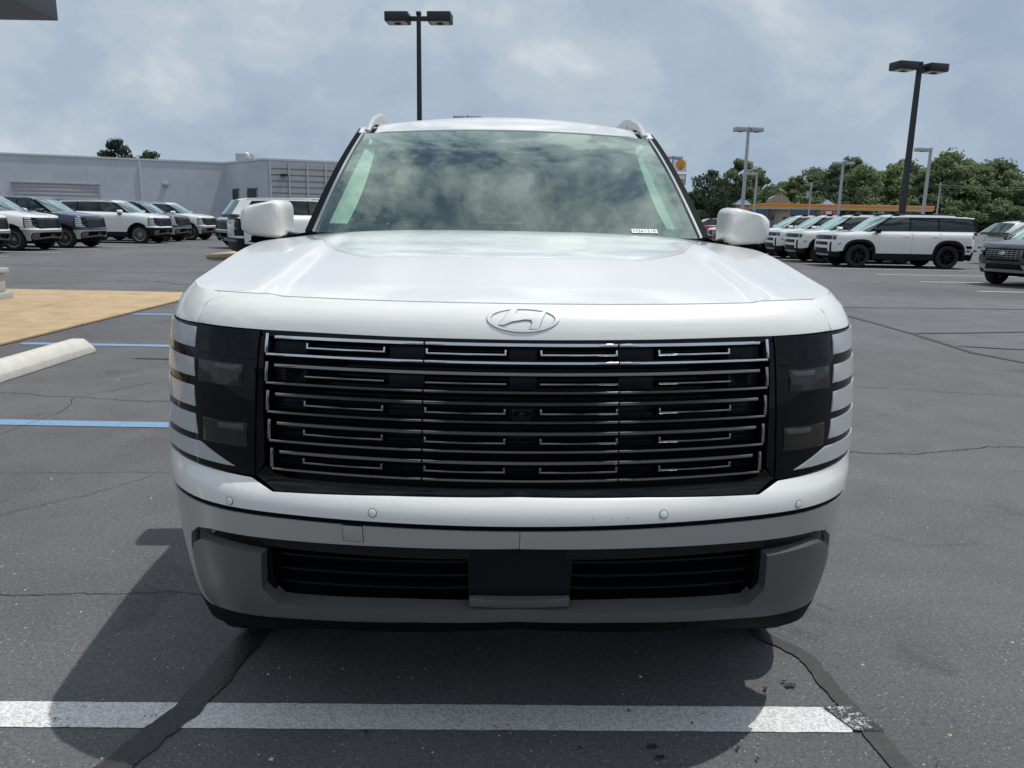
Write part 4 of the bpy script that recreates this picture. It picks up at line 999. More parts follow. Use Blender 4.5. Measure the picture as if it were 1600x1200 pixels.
# ------------------------------------------------------------------ large three-row SUV with the block-lamp front
def build_suv():
    vt = [.20, .30, .365, .42, .47, .55, .63, .70, .738, .766, .80, 1.11, 1.15, 1.185, 1.225, 1.28, 1.36]
    fe = [.20, .13, .085, .06, .042, .022, .008, .0, .010, .038, .041, .090, .105, .132, .170, .223, .303]
    fz = [.20, .30, .365, .42, .47, .55, .63, .70, .738, .766, .80, 1.11, 1.147, 1.172, 1.192, 1.206, 1.214]
    se = [.09, .052, .037, .029, .023, .014, .010, .004, .001, .0, .001, .030, .045, .065, .098, .147, .225]
    sz = [.20, .30, .365, .42, .47, .55, .63, .70, .738, .766, .80, 1.11, 1.147, 1.176, 1.200, 1.220, 1.232]
    B = Body(.46, .66, 2.25, 5.02, 3.0, .55, vt, fe, fz, se, sz, (.25, 1.35, .085, .85, 1.20), (.5, 1.2))
    root = thing('suv', '', 'suv')
    P = M['white']
    sf = B.sy(.86)
    sp = dict(paint=P, vclad=.50, vbot=.30, vtop=1.215, yf=.86, yr=3.82, R=.385, ra=.465, cladw=.05, clad=M['black_plastic'],
              d1=1.62, d2=2.68, d3=3.55, dt=4.62, handles=(2.48, 3.42), vhandle=1.03, tw=.255, rim=M['alloy'], style='multi', vtail=.66, tlh=.48,
              fender_front=[(1.28, 1.215), (1.0, 1.2115), (.9, 1.2105), (.873, 1.2105), (.873, 1.117), (1.125, 1.117), (1.125, .779), (1.21, .779)], arch_front_cut=.74, cladn=.004, inset=.03, du=.05, dv=.045,
              sensor=True, pillar_trim=True, frit=(.075, .075, .062))
    sides(root, B, sp)
    sp['gh'] = dict(xb=([1.2, 1.40, 2.2, 3.6, 5.0], [.76, .768, .80, .80, .74]), xt=([1.5, 1.98, 2.6, 4.0, 5.0], [.665, .668, .685, .675, .62]),
                    zb=([1.2, 1.40, 2.2, 3.6, 5.0], [1.315, 1.315, 1.33, 1.345, 1.35]), zt=([1.5, 1.98, 2.10, 2.35, 3.0, 4.2, 4.9], [1.735, 1.735, 1.772, 1.795, 1.80, 1.775, 1.72]),
                    A=(1.36, 1.98), D=(4.90, 4.62), bow=(.18, .07), wcrown=.020, crown=.058, ditch=.885, aw=.13, B=2.62, C=3.58, Q=(4.58, 4.30), shoulder=(1.36, 4.85), bulge=-.004)
    G, W, Rf = greenhouse(root, B, sp)
    sp['hood'] = dict(v=1.2185, s=.885, y=1.46, yc=1.22, z=1.334, crown=.010, vf=lambda a: float(np.interp(a, [0, .4, .625, .655, .75, .885], [1.2095, 1.2095, 1.2115, 1.2185, 1.2175, 1.2135])))
    def ridge(x, y, v):
        ax = abs(x); k = sstep(.0, .05, v) * (1 - sstep(.72, .97, v)); t = .645 - .02 * v
        return (.003 * math.exp(-((ax - t) / .03) ** 2) - .014 * (1 - sstep(t - .058, t - .004, ax)) - .005 * sstep(t + .004, t + .12, ax) * (1 - sstep(.82, .93, ax))) * k
    hood(root, B, sp, ridge)
    box('cowl', -.70, .70, 1.16, 1.46, 1.20, 1.285, M['black_plastic'], root)
    rails(root, G, lambda y: np.interp(y, [2.0, 2.3, 4.5], [.635, .602, .585]), (2.02, 2.36, 4.1, 4.5), lambda y: np.interp(y, [2.0, 2.3, 3.0, 4.5], [1.755, 1.805, 1.815, 1.765]), M['rail'], .036)
    for sg in (1, -1): door_mirror(root, sg, .895, 1.085, 1.62, 1.275, 1.44, P, M['gloss_black'])
    box('engine_bay', -.74, .74, .30, 1.30, .40, 1.10, M['deep_black'], root, .04)  # unseen black boxes added to stop light leaking through below the hood
    box('engine_bay', -.56, .56, .16, .32, .42, 1.06, M['deep_black'], root, .02)

    # ---- front panel above the grille, with the emblem
    tr = [(.868, 1.2105), (.75, 1.214), (.655, 1.215), (.625, 1.208), (.4, 1.206)]; top = tr + [(0, 1.206)] + [(-s, v) for s, v in tr[::-1]]
    bot = [(-.868, 1.118), (-.64, 1.113), (-.3, 1.110), (0, 1.109), (.3, 1.110), (.64, 1.113), (.868, 1.118)]
    panel('front_panel', root, P, B, bot + top, -.01, 0, .035, .02, .004)
    cx, cv, a, b = .004, 1.1585, .0865, .0325
    ang = [2 * pi * k / 48 for k in range(49)]
    for h0, h1 in ((0, 24), (24, 48)):
        ring = [(cx + a * cos(t), cv + b * sin(t)) for t in ang[h0:h1 + 1]] + [(cx + (a - .0085) * cos(t), cv + (b - .0048) * sin(t)) for t in ang[h0:h1 + 1][::-1]]
        o = panel('emblem_ring', root, P, B, ring, -.001, .0024, .02, .01, .0010)
    def grow(poly, d):
        out = []; n = len(poly)
        for i in range(n):
            p0, p1, p2 = (Vector(poly[(i + k) % n]) for k in (-1, 0, 1)); a_ = (p1 - p0).normalized(); b_ = (p2 - p1).normalized()
            nn = Vector((a_.y + b_.y, -a_.x - b_.x)); nn = nn.normalized() / max(.5, abs(nn.length / 2)); out.append((p1.x + nn.x * d, p1.y + nn.y * d))
        return out
    Hs = [(540, 60), (568, 56), (552, 95), (572, 108), (600, 110), (650, 95), (740, 78), (715, 120), (690, 183), (638, 183), (655, 150), (648, 133), (610, 130), (540, 142), (482, 163), (455, 163), (490, 120), (510, 85)]
    hp = [(cx + (x - 598) / 213 * a, cv + (126 - y) / 74 * b) for x, y in Hs][::-1]
    panel('emblem_shade_line', root, M['emblem_line'], B, grow(hp, .0019), -.001, .0008, .02, .01)
    for h0, h1 in ((0, 24), (24, 48)):
        for r0, r1 in ((.0017, -.001), (-.0075, -.0102)):
            panel('emblem_shade_line', root, M['emblem_line'], B, [(cx + (a + r0) * cos(t), cv + (b + r0 * .8) * sin(t)) for t in ang[h0:h1 + 1]] + [(cx + (a + r1) * cos(t), cv + (b + r1 * .6) * sin(t)) for t in ang[h0:h1 + 1][::-1]], -.001, .0005, .02, .01)
    panel('emblem_letter', root, P, B, [(cx + (x - 598) / 213 * a, cv + (126 - y) / 74 * b) for x, y in Hs][::-1], -.001, .0030, .02, .01, .0010)

    # ---- black backing, grille
    panel('front_shell', root, M['deep_black'], B, [(-1.17, .33), (1.17, .33), (1.17, 1.105), (.8, 1.115), (-.8, 1.115), (-1.17, 1.105)], -.075, -.06, .06, .06)
    panel('grille_frame', root, M['gloss_black'], B, [(-.64, 1.0985), (.64, 1.0985), (.645, 1.1115), (0, 1.108), (-.645, 1.1115)], -.04, .001, .05, .01, .002)
    for sg in (1, -1):
        fl = (lambda p: p) if sg > 0 else mir
        panel('grille_frame', root, M['gloss_black'], B, fl([(.625, .80), (.648, .77), (.648, 1.098), (.637, 1.098)]), -.05, -.002, .02, .05, .002)
        panel('grille_frame', root, M['gloss_black'], B, fl([(0, .7575), (.3, .753), (.585, .744), (.650, .768), (.622, .792), (.595, .776), (.56, .768), (0, .770)]), -.05, -.002, .05, .01, .002)
    bm_back = panel('grille_backing', root, M['grille_blk'], B, [(-.63, .765), (.63, .765), (.63, 1.10), (-.63, 1.10)], -.05, -.045, .05, .05)
    k = 0; v = .775
    slats = bmesh.new()
    while v < 1.095:
        for s0, s1 in ((-.625, -.3275), (-.3275, 0), (0, .3275), (.3275, .625)):
            n = 8
            for i in range(n):
                sa, sb = s0 + (s1 - s0) * i / n, s0 + (s1 - s0) * (i + 1) / n
                def q(s, vv_, dep):
                    p = B(s, vv_); return Vector((p[0], p[1] + dep, p[2]))
                vs_ = [slats.verts.new(q(*t)) for t in ((sa, v, .028), (sb, v, .028), (sb, v + .004, .036), (sa, v + .004, .036))]
                slats.faces.new(vs_)
        v += .0109
    tag(bm_obj('grille_slats', slats, M['black_plastic'], root, 60), None, kind='stuff')
    ends = [.628, .624, .618, .612, .604]
    for gi in range(5):
        vt_ = 1.0935 - .0668 * gi; hw = ends[gi]; cr = M['bright'] if gi < 1 else M['chrome']  # top row paler, lower rows darker: their reflections put into the colour
        segs = ((-hw + .02, -.2315), (-.2285, .2335), (.2365, hw - .02)) if gi != 1 else ((-hw + .02, hw - .02),)
        for s0, s1 in segs:
            panel('grille_bar', root, cr, B, [(s0, vt_), (s1, vt_), (s1, vt_ + .0068), (s0, vt_ + .0068)], -.030, .002, .03, 0, .002)
        vl = vt_ - .0405
        for s0, s1 in ((-hw, -.2315), (-.2285, .2335), (.2365, hw)):
            panel('grille_bar', root, cr, B, [(s0, vl), (s1, vl), (s1, vl + .005), (s0, vl + .005)], -.030, .002, .03, 0, .0018)
        for sg in (1, -1):
            panel('grille_end', root, cr, B, [(sg * hw - .004, vl + .006), (sg * hw + .004, vl + .006), (sg * hw + .004, vt_ + .012), (sg * hw - .004, vt_ + .012)], -.030, .002, 0, .03, .0018)
        vb_ = vt_ - .021
        for s0, s1 in ((-.525, -.325), (-.2265, -.034), (.046, .2335), (.335, .525)):
            ht = .013 if gi != 1 else .001
            bpoly = [(s0, vb_), (s1, vb_), (s1, vb_ + ht), (s1 - .0048, vb_ + ht), (s1 - .0048, vb_ + .0034), (s0 + .0048, vb_ + .0034), (s0 + .0048, vb_ + ht), (s0, vb_ + ht)]
            if gi == 1: bpoly = [(s0, vb_), (s1, vb_), (s1, vb_ + .0034), (s0, vb_ + .0034)]
            panel('grille_bracket', root, cr, B, bpoly, -.026, -.002, .05, 0, .0012)
        for s0, s1 in ((-hw + .01, -.53), (-.32, -.232), (-.028, .04), (.24, .33), (.53, hw - .01)):
            panel('grille_block', root, M['grille_blk'], B, [(s0, vl + .008), (s1, vl + .008), (s1, vt_ - .002), (s0, vt_ - .002)], -.045, -.022 - .004 * gi, .05, 0, .002)
    # camera in the grille
    o = panel('grille_camera', root, M['gloss_black'], B, [(-.018, .925), (.024, .925), (.027, .951), (-.021, .951)], -.03, -.006, .02, .02, .003)
    panel('camera_lens', o, M['gloss_black'], B, [(.003 + .008 * cos(t), .938 + .008 * sin(t)) for t in ang[:-1:4]], -.01, .002, 0, 0, .002)

    # ---- lamps
    for sg in (1, -1):
        fl = (lambda p: p) if sg > 0 else mir
        h = panel('headlamp', root, M['gloss_black'], B, fl([(.652, .7665), (.82, .774), (.95, .781), (1.12, .781), (1.12, 1.113), (.87, 1.114), (.652, 1.1105)]), -.05, .0, .03, .04, .003)
        for i, (a0, a1, z0, z1) in enumerate(((.872, .868, 1.056, 1.106), (.868, .858, .985, 1.030), (.860, .850, .913, .963), (.850, .838, .847, .895))):
            panel('light_block', h, M['lamp_lens'], B, fl([(a1, z0), (1.085, z0 + .004), (1.09, z1 + .004), (a0, z1)]), -.01, .003, .03, .03, .002)
        panel('light_block', h, M['lamp_lens'], B, fl([(.708, .7845), (.83, .789), (1.08, .795), (1.08, .832), (.824, .830)]), -.01, .003, .03, .02, .002)
        for z0, z1, s0, s1 in ((.975, 1.030, .690, .842), (.834, .892, .672, .815)):
            r = panel('lamp_unit', h, M['lamp_reflector'], B, fl([(s0, z0), (s1, z0 + .002), (s1 + .003, z1), (s0 + .002, z1 - .002)]), -.01, .0022, .03, .03, .002)
            panel('lamp_bar', r, M['lamp_bar'], B, fl([(s0 + .01, z1 - .018), (s0 + .09, z1 - .018), (s0 + .09, z1 - .006), (s0 + .01, z1 - .006)]), .0, .0032, .03, 0, .001)
        panel('lamp_trim', h, M['grille_blk'], B, fl([(.660, 1.040), (.862, 1.046), (.862, 1.052), (.660, 1.046)]), -.005, .0018, .03, 0, .0006)

    # ---- bumper
    tp = [(1.285, .7745), (1.12, .7765), (.95, .7755), (.82, .769), (.660, .762), (.588, .7405), (.3, .7495), (0, .754)]
    panel('bumper_upper', root, P, B, [(-1.19, .693), (1.19, .693)] + tp + [(-s, v) for s, v in tp[::-1]][1:], -.02, 0, .035, .018, .004)
    panel('bumper_gap_strip', root, M['deep_black'], B, [(-1.18, .672), (1.18, .672), (1.18, .70), (-1.18, .70)], -.03, -.005, .05, 0)
    lw = [(0, .635), (.316, .629), (.60, .621), (.72, .618), (.785, .615), (.85, .603), (.90, .573), (.927, .52), (.935, .45), (.928, .39), (.915, .345)]
    full = [(-s, v) for s, v in lw[::-1]] + lw[1:]
    panel('bumper_lower', root, M['satin'], B, full + [(1.085, .345), (1.10, .46), (1.185, .6785), (0.003, .6785), (0.003, .635), (.0015, .635), (.0015, .6785), (-1.185, .6785), (-1.10, .46), (-1.085, .345)], -.03, -.001, .035, .03, .003)
    pc = [(0, .467), (.30, .456), (.466, .443), (.56, .437), (.608, .437), (.642, .481), (.624, .583), (.78, .588), (.82, .584), (.862, .562), (.886, .52), (.896, .46), (.892, .40), (.868, .376), (.68, .386), (.48, .403), (.25, .424), (0, .437)]
    panel('bumper_lip', root, M['satin_dark'], B, pc + [(-s, v) for s, v in pc[::-1]][1:-1], -.03, .012, .035, .025, .010)
    panel('under_lip', root, M['deep_black'], B, [(-1.04, .27), (-.5, .352), (0, .398), (.5, .352), (1.04, .27), (1.06, .342), (.92, .342), (.868, .372), (.68, .382), (.48, .399), (.25, .420), (0, .433), (-.25, .420), (-.48, .399), (-.68, .382), (-.868, .372), (-.92, .342), (-1.06, .342)], -.04, .0, .06, .03, .006)  # black lower edge, extended to stand in for the shadow over the tyres
    for sg in (1, -1):
        fl = (lambda p: p) if sg > 0 else mir
        panel('corner_recess', root, M['gloss_black'], B, fl([(.625, .45), (.70, .37), (.94, .35), (.95, .52), (.92, .58), (.86, .61), (.79, .622), (.60, .628), (.612, .59)]), -.05, -.014, .04, .04, .002)
        for dv_ in (0, .042, .085):
            panel('intake_vane', root, M['gloss_black'], B, fl([(.118, .498 + dv_ * .9), (.635, .472 + dv_), (.635, .477 + dv_), (.118, .504 + dv_ * .9)]), -.062, -.03, .06, 0, .002)
        panel('intake_frame', root, M['black_plastic'], B, fl([(.112, .598), (.63, .592), (.63, .622), (.112, .632)]), -.06, -.010, .06, 0, .003)
        for s0, z0 in ((.704, .706), (.338, .7135)):
            c = [(sg * s0 + .0105 * cos(t), z0 + .0105 * sin(t)) for t in ang[:-1:3]]
            o = panel('sensor_ring', root, M['grille_blk'], B, c, -.001, .0006, 0, 0)
            c = [(sg * s0 + .0092 * cos(t), z0 + .0092 * sin(t)) for t in ang[:-1:3]]
            panel('parking_sensor', root, P, B, c, -.001, .0012, 0, 0, .0004)
    panel('plate_mount', root, M['grille_blk'], B, [(-.118, .466), (.130, .466), (.130, .632), (-.118, .632)], -.06, -.012, .05, .05, .003)
    panel('plate_ledge', root, M['satin_dark'], B, [(-.116, .470), (.128, .470), (.128, .494), (-.116, .494)], -.03, .002, .05, 0, .003)
    for q in ([(-.412, .637), (-.362, .6375), (-.362, .679), (-.412, .679)],):
        panel('tow_cover_seam', root, M['grille_blk'], B, q, -.004, -.0004, 0, 0)
        panel('tow_cover', root, M['satin'], B, [(q[0][0] + .0012, .6382), (q[1][0] - .0012, .6386), (q[2][0] - .0012, .6778), (q[3][0] + .0012, .6778)], -.004, 0.0003, 0, 0, .0004)
    for s0, z0 in [(-.21, .711), (-.17, .711), (-.12, .711), (.07, .711), (.17, .711), (.215, .711), (.25, .711), (-.12, .648), (-.155, .648), (.055, .648), (.095, .648), (-.388, .642)]:
        panel('rivet', root, M['rail'], B, [(s0 + .0013 * cos(t), z0 + .0013 * sin(t)) for t in ang[:-1:8]], -.001, .0012, 0, 0)
    # ---- stock sticker inside the glass
    st = panel('stock_sticker', root, M['sticker'], W, [(.60, .034), (.735, .034), (.735, .062), (.60, .062)], .0015, .0024, .02, 0)
    cu = bpy.data.curves.new('stock_number', 'FONT'); cu.body = 'H261210'; cu.size = 1.0
    tmp = bpy.data.objects.new('stock_number_text', cu); COL.objects.link(tmp)
    bpy.context.view_layer.update()
    me = bpy.data.meshes.new_from_object(tmp.evaluated_get(bpy.context.evaluated_depsgraph_get())); bpy.data.objects.remove(tmp)
    xs = [v.co.x for v in me.vertices]; ys_ = [v.co.y for v in me.vertices]
    for v_ in me.vertices:
        u = .608 + (v_.co.x - min(xs)) / (max(xs) - min(xs)) * .118; t = .0385 + (v_.co.y - min(ys_)) / (max(ys_) - min(ys_)) * .019
        p = W(u, t); a_ = W(u + .01, t) - W(u - .01, t); b_ = W(u, t + .01) - W(u, t - .01); nn = np.cross(a_, b_); nn /= np.linalg.norm(nn)
        v_.co = p + nn * .0034
    mesh_obj('stock_number', me, M['ink'], st)
    return root

# ------------------------------------------------------------------ other vehicles
def build_boxy():
    """boxy two-box SUV, white with black cladding, lamps joined by a dark band"""
    vt = [.20, .30, .40, .50, .62, .72, .86, .98, 1.04, 1.075, 1.10, 1.16]
    fe = [.22, .12, .06, .02, .0, .0, .02, .045, .06, .085, .125, .22]
    fz = [.20, .30, .40, .50, .62, .72, .86, .98, 1.04, 1.066, 1.078, 1.090]
    se = [.12, .05, .03, .012, .003, .0, .008, .022, .035, .06, .09, .16]
    sz = [.20, .30, .40, .50, .62, .72, .86, .98, 1.04, 1.066, 1.080, 1.094]
    B = Body(.32, .66, 3.0, 4.80, 3.6, .42, vt, fe, fz, se, sz, (.2, 1.5, .05, .8, 1.05), (.55, .95))
    root = thing('suv', '', 'suv'); P = M['white']
    sp = dict(paint=P, vclad=.47, vbot=.27, vtop=1.075, yf=.90, yr=3.76, R=.375, ra=.455, cladw=.065, clad=M['black_plastic'], square=.35,
              d1=1.50, d2=2.55, d3=3.45, dt=4.50, handles=(2.36, 3.28), vhandle=.98, tw=.25, rim=M['dark_alloy'], style='six', vtail=.55, tlh=.14,
              fender_front=[(.90, 1.075), (.86, 1.06), (.86, .50)], arch_front_cut=.48, du=.10, dv=.07, frit=(.05, .05, .05), belt=M['white'], inset=0.0)
    sides(root, B, sp)
    sp['gh'] = dict(xb=([1.0, 1.3, 2.2, 3.6, 4.9], [.80, .80, .815, .81, .78]), xt=([1.5, 1.86, 2.6, 4.0, 4.9], [.665, .67, .685, .68, .65]),
                    zb=([1.0, 1.3, 2.2, 3.6, 4.9], [1.145, 1.145, 1.155, 1.165, 1.17]), zt=([1.5, 1.86, 2.0, 2.3, 3.6, 4.4, 4.75], [1.605, 1.605, 1.63, 1.645, 1.65, 1.63, 1.59]),
                    A=(1.20, 1.86), D=(4.76, 4.60), bow=(.14, .06), wcrown=.02, crown=.05, ditch=.90, aw=.10, B=2.50, C=3.42, Q=(4.66, 4.52), shoulder=(1.2, 4.6), edge_black=False, d_black=True)
    G, W, Rf = greenhouse(root, B, sp)
    sp['hood'] = dict(v=1.078, s=.88, y=1.30, yc=1.10, z=1.165, crown=.012, n=(40, 24))
    hood(root, B, sp, lambda x, y, v: .012 * sstep(.50, .62, abs(x)) * (1 - sstep(.72, .84, abs(x))) * sstep(0, .15, v) * (1 - sstep(.85, 1, v)))
    box('cowl', -.70, .70, 1.06, 1.32, 1.03, 1.12, M['black_plastic'], root)
    rails(root, G, lambda y: .615, (1.95, 2.12, 4.0, 4.3), lambda y: 1.66 if y < 4.2 else 1.64, M['black_plastic'], .045)
    for sg in (1, -1): door_mirror(root, sg, .90, 1.09, 1.42, 1.13, 1.28, P, M['gloss_black'], .17)
    # front
    panel('front_shell', root, M['deep_black'], B, [(-.9, .30), (.9, .30), (.9, 1.04), (-.9, 1.04)], -.05, -.03, .1, .1)
    panel('hood_edge', root, P, B, [(-.86, 1.005), (.86, 1.005), (.86, 1.068), (-.86, 1.068)], -.01, 0, .08, .03, .004)
    panel('lamp_band', root, M['gloss_black'], B, [(-.86, .875), (.86, .875), (.86, 1.0), (-.86, 1.0)], -.02, 0, .08, 0, .004)
    panel('front_bar', root, P, B, [(-.86, .80), (.86, .80), (.86, .872), (-.86, .872)], -.02, .004, .08, 0, .006)
    panel('grille', root, M['grille_blk'], B, [(-.50, .70), (.50, .70), (.50, .795), (-.50, .795)], -.03, -.004, .1, 0, .004)
    panel('front_bar', root, P, B, [(-.52, .60), (.52, .60), (.52, .695), (-.52, .695)], -.02, .004, .08, 0, .006)
    panel('lower_grille', root, M['black_plastic'], B, [(-.56, .42), (.56, .42), (.56, .595), (-.56, .595)], -.03, .0, .1, .08, .004)
    panel('skid_plate', root, M['satin'], B, [(-.5, .36), (.5, .36), (.55, .415), (-.55, .415)], -.03, .012, .1, 0, .006)
    for sg in (1, -1):
        fl = (lambda p: p) if sg > 0 else mir
        panel('front_corner', root, P, B, fl([(.52, .50), (.62, .50), (.62, .797), (.50, .797), (.52, .697)]), -.02, .006, .06, .06, .006)
        panel('air_curtain', root, M['gloss_black'], B, fl([(.625, .52), (.72, .52), (.72, .79), (.625, .79)]), -.03, -.004, .06, .1, .003)
        panel('front_corner', root, P, B, fl([(.724, .50), (.857, .50), (.857, .797), (.724, .797)]), -.02, .004, .05, .06, .006)
        h = panel('headlamp', root, M['lamp_lens'], B, fl([(.62, .885), (.84, .885), (.84, .905), (.74, .905), (.74, .965), (.84, .965), (.84, .988), (.62, .988), (.62, .965), (.70, .965), (.70, .905), (.62, .905)]), -.005, .004, .05, 0, .002)
        panel('bumper_corner', root, M['black_plastic'], B, fl([(.58, .34), (1.0, .34), (1.04, .495), (.56, .495)]), -.03, .004, .06, .06, .006)
        panel('side_marker', root, M['amber'], B, fl([(.93, .71), (1.03, .75), (1.03, .79), (.93, .76)]), -.002, .004, .05, 0, .002)
        s0 = B.sy(4.2)
        panel('quarter_strip', root, M['gloss_black'], B, fl([(s0 + .12, .66), (B.sy(4.49), .66), (B.sy(4.49), .74), (s0 + .06, .74)]), -.002, .003, .08, 0, .002)
    return root

def build_crossover():
    """rounder compact crossover with a wide dark grille"""
    vt = [.20, .30, .40, .50, .60, .70, .80, .90, .96, 1.0, 1.04, 1.10]
    fe = [.24, .15, .08, .03, .0, .0, .02, .06, .095, .14, .20, .30]
    fz = [.20, .30, .40, .50, .60, .70, .80, .90, .95, .975, .992, 1.005]
    se = [.12, .06, .035, .014, .003, .0, .008, .028, .045, .07, .105, .17]
    sz = [.20, .30, .40, .50, .60, .70, .80, .90, .955, .985, 1.006, 1.02]
    B = Body(.50, .55, 2.6, 4.40, 3.2, .50, vt, fe, fz, se, sz, (.2, 1.7, .10, .7, 1.0), (.45, .95))
    root = thing('suv', '', 'suv'); P = M['white']
    sp = dict(paint=P, vclad=.42, vbot=.25, vtop=1.0, yf=.86, yr=3.50, R=.345, ra=.41, cladw=.05, clad=M['black_plastic'],
              d1=1.46, d2=2.42, d3=3.22, dt=4.02, handles=(2.24, 3.06), vhandle=.89, tw=.225, rim=M['alloy'], style='five', vtail=.52, tlh=.20,
              fender_front=[(.86, 1.0), (.82, .985), (.82, .50)], arch_front_cut=.44, du=.10, dv=.07, frit=(.05, .06, .05), inset=0.0)
    sides(root, B, sp)
    sp['gh'] = dict(xb=([1.0, 1.3, 2.2, 3.4, 4.5], [.74, .745, .765, .75, .66]), xt=([1.4, 1.85, 2.5, 3.6, 4.4], [.575, .585, .60, .585, .52]),
                    zb=([1.0, 1.3, 2.2, 3.4, 4.5], [1.095, 1.10, 1.12, 1.15, 1.17]), zt=([1.4, 1.85, 2.0, 2.4, 3.4, 4.2], [1.505, 1.515, 1.535, 1.55, 1.53, 1.46]),
                    A=(1.08, 1.88), D=(4.36, 3.92), bow=(.18, .08), wcrown=.02, crown=.05, ditch=.90, aw=.10, B=2.36, C=3.20, Q=(3.72, 3.50), shoulder=(1.08, 4.25), pillar_body=True)
    G, W, Rf = greenhouse(root, B, sp)
    sp['hood'] = dict(v=1.0, s=.84, y=1.20, yc=1.0, z=1.115, crown=.02, n=(40, 24))
    hood(root, B, sp, lambda x, y, v: .010 * math.exp(-((abs(x) - .45) / .06) ** 2) * sstep(0, .2, v) * (1 - sstep(.8, 1, v)))
    box('cowl', -.62, .62, .98, 1.25, .98, 1.07, M['black_plastic'], root)
    rails(root, G, lambda y: .535, (2.0, 2.12, 3.5, 3.75), lambda y: np.interp(y, [2, 3, 3.75], [1.565, 1.575, 1.545]), M['black_plastic'], .04)
    for sg in (1, -1): door_mirror(root, sg, .84, 1.01, 1.36, 1.05, 1.18, P, M['gloss_black'], .16)
    panel('front_shell', root, M['deep_black'], B, [(-.85, .30), (.85, .30), (.85, .95), (-.85, .95)], -.05, -.03, .1, .1)
    panel('hood_edge', root, P, B, [(-.82, .885), (.82, .885), (.82, .985), (-.82, .985)], -.01, 0, .08, .03, .004)
    panel('grille', root, M['grille_blk'], B, [(-.36, .60), (.36, .60), (.50, .70), (.50, .875), (-.50, .875), (-.50, .70)], -.03, -.01, .1, .06, .004)
    for v in (.655, .70, .745, .79, .835): panel('grille_bar', root, M['chrome'], B, [(-.46, v), (.46, v), (.46, v + .010), (-.46, v + .010)], -.012, 0, .1, 0, .002)
    for k in range(-4, 5):
        if k: panel('grille_post', root, M['chrome'], B, [(k * .105 - .005, .64), (k * .105 + .005, .64), (k * .105 + .005, .86), (k * .105 - .005, .86)], -.012, -.002, 0, .05, .002)
    ang = [2 * pi * k / 24 for k in range(25)]
    for h0 in (0, 12):
        panel('emblem_ring', root, M['bright'], B, [(.075 * cos(t), .775 + .042 * sin(t)) for t in ang[h0:h0 + 13]] + [(.064 * cos(t), .775 + .033 * sin(t)) for t in ang[h0:h0 + 13][::-1]], -.002, .012, .03, .03, .002)
    panel('emblem_letter', root, M['bright'], B, [(-.045, .748), (-.03, .748), (-.012, .770), (.012, .778), (.018, .748), (.032, .748), (.046, .802), (.030, .802), (.012, .790), (-.010, .780), (-.012, .802), (-.030, .802)], -.002, .012, .03, .03, .002)
    panel('lower_grille', root, M['black_plastic'], B, [(-.42, .42), (.42, .42), (.36, .52), (-.36, .52)], -.03, -.006, .1, .08, .004)
    panel('skid_plate', root, M['satin'], B, [(-.55, .34), (.55, .34), (.60, .39), (-.60, .39)], -.03, .012, .1, 0, .006)
    panel('front_bumper', root, P, B, [(-.62, .53), (-.36, .53), (.36, .53), (.62, .53), (.62, .60), (.36, .594), (-.36, .594), (-.62, .60)], -.02, .004, .08, .05, .006)
    for sg in (1, -1):
        fl = (lambda p: p) if sg > 0 else mir
        panel('front_corner', root, P, B, fl([(.62, .53), (.82, .50), (.82, .70), (.52, .70), (.38, .602), (.62, .602)]), -.02, .002, .06, .06, .006)
        h = panel('headlamp', root, M['gloss_black'], B, fl([(.52, .704), (.82, .704), (.88, .79), (.56, .79)]), -.02, .002, .05, .05, .004)
        panel('light_block', h, M['lamp_lens'], B, fl([(.58, .722), (.78, .722), (.82, .772), (.60, .772)]), -.005, .005, .05, 0, .003)
        panel('turn_lamp', root, M['lamp_lens'], B, fl([(.54, .835), (.86, .86), (.90, .88), (.54, .872)]), -.02, .003, .05, 0, .003)
        panel('front_corner', root, P, B, fl([(.52, .794), (.818, .794), (.818, .88), (.53, .88), (.53, .83)]), -.02, .0, .06, .06, .004)
        panel('bumper_pod', root, M['satin'], B, fl([(.50, .40), (.80, .42), (.74, .51), (.44, .515)]), -.02, .010, .06, .06, .006)
        panel('bumper_corner', root, M['black_plastic'], B, fl([(.44, .30), (.98, .30), (1.0, .50), (.62, .525), (.40, .525)]), -.03, .0, .06, .06, .006)
    return root

# ------------------------------------------------------------------ place the vehicles
def face(dx, dy):
    """rotation that turns a car's nose (local -y) to the direction (dx, dy)"""
    return atan2(dy, dx) + pi / 2

main = build_suv()
main.location = (.022, 1.64, 0); main.rotation_euler = (0, 0, radians(1.86))
tag(main, 'large white SUV filling the foreground, black barred grille and block headlamps facing the camera', 'suv')

wp = M['white'].name
def suv_copy(src, nose, d, label, swap=None, group=None, skip=()):
    c = copy_tree(src, (nose[0], nose[1], 0), face(*d), label, swap, skip=skip)
    c['category'] = 'suv'
    if group: c['group'] = group
    elif 'group' in c: del c['group']
    return c
LG = 'large SUVs parked in a row before the grey building'
small = ('rivet', 'stock_sticker', 'grille_slats', 'sensor_ring', 'parking_sensor')
bl = {M['satin'].name: M['black_plastic'], }
suv_copy(main, (-16.2, 24.55), (1, -.03), 'white large SUV cut off by the left picture edge, nearest in the left row', None, LG, small)
suv_copy(main, (-16.05, 27.2), (1, -.02), 'white large SUV with silver lower bumper parked just left of the navy SUV', None, LG, small)
suv_copy(main, (-15.8, 29.8), (1, -.03), 'navy blue large SUV in the left row before the roller door', {wp: M['navy']}, LG, small)
suv_copy(main, (-15.5, 35.0), (1, -.03), 'white large SUV with black lower bumper, its whole side visible past the navy SUV', bl, LG, small)
suv_copy(main, (-15.7, 37.6), (1, -.02), 'charcoal large SUV between two white SUVs in the left row', {wp: M['charcoal']}, LG, small)
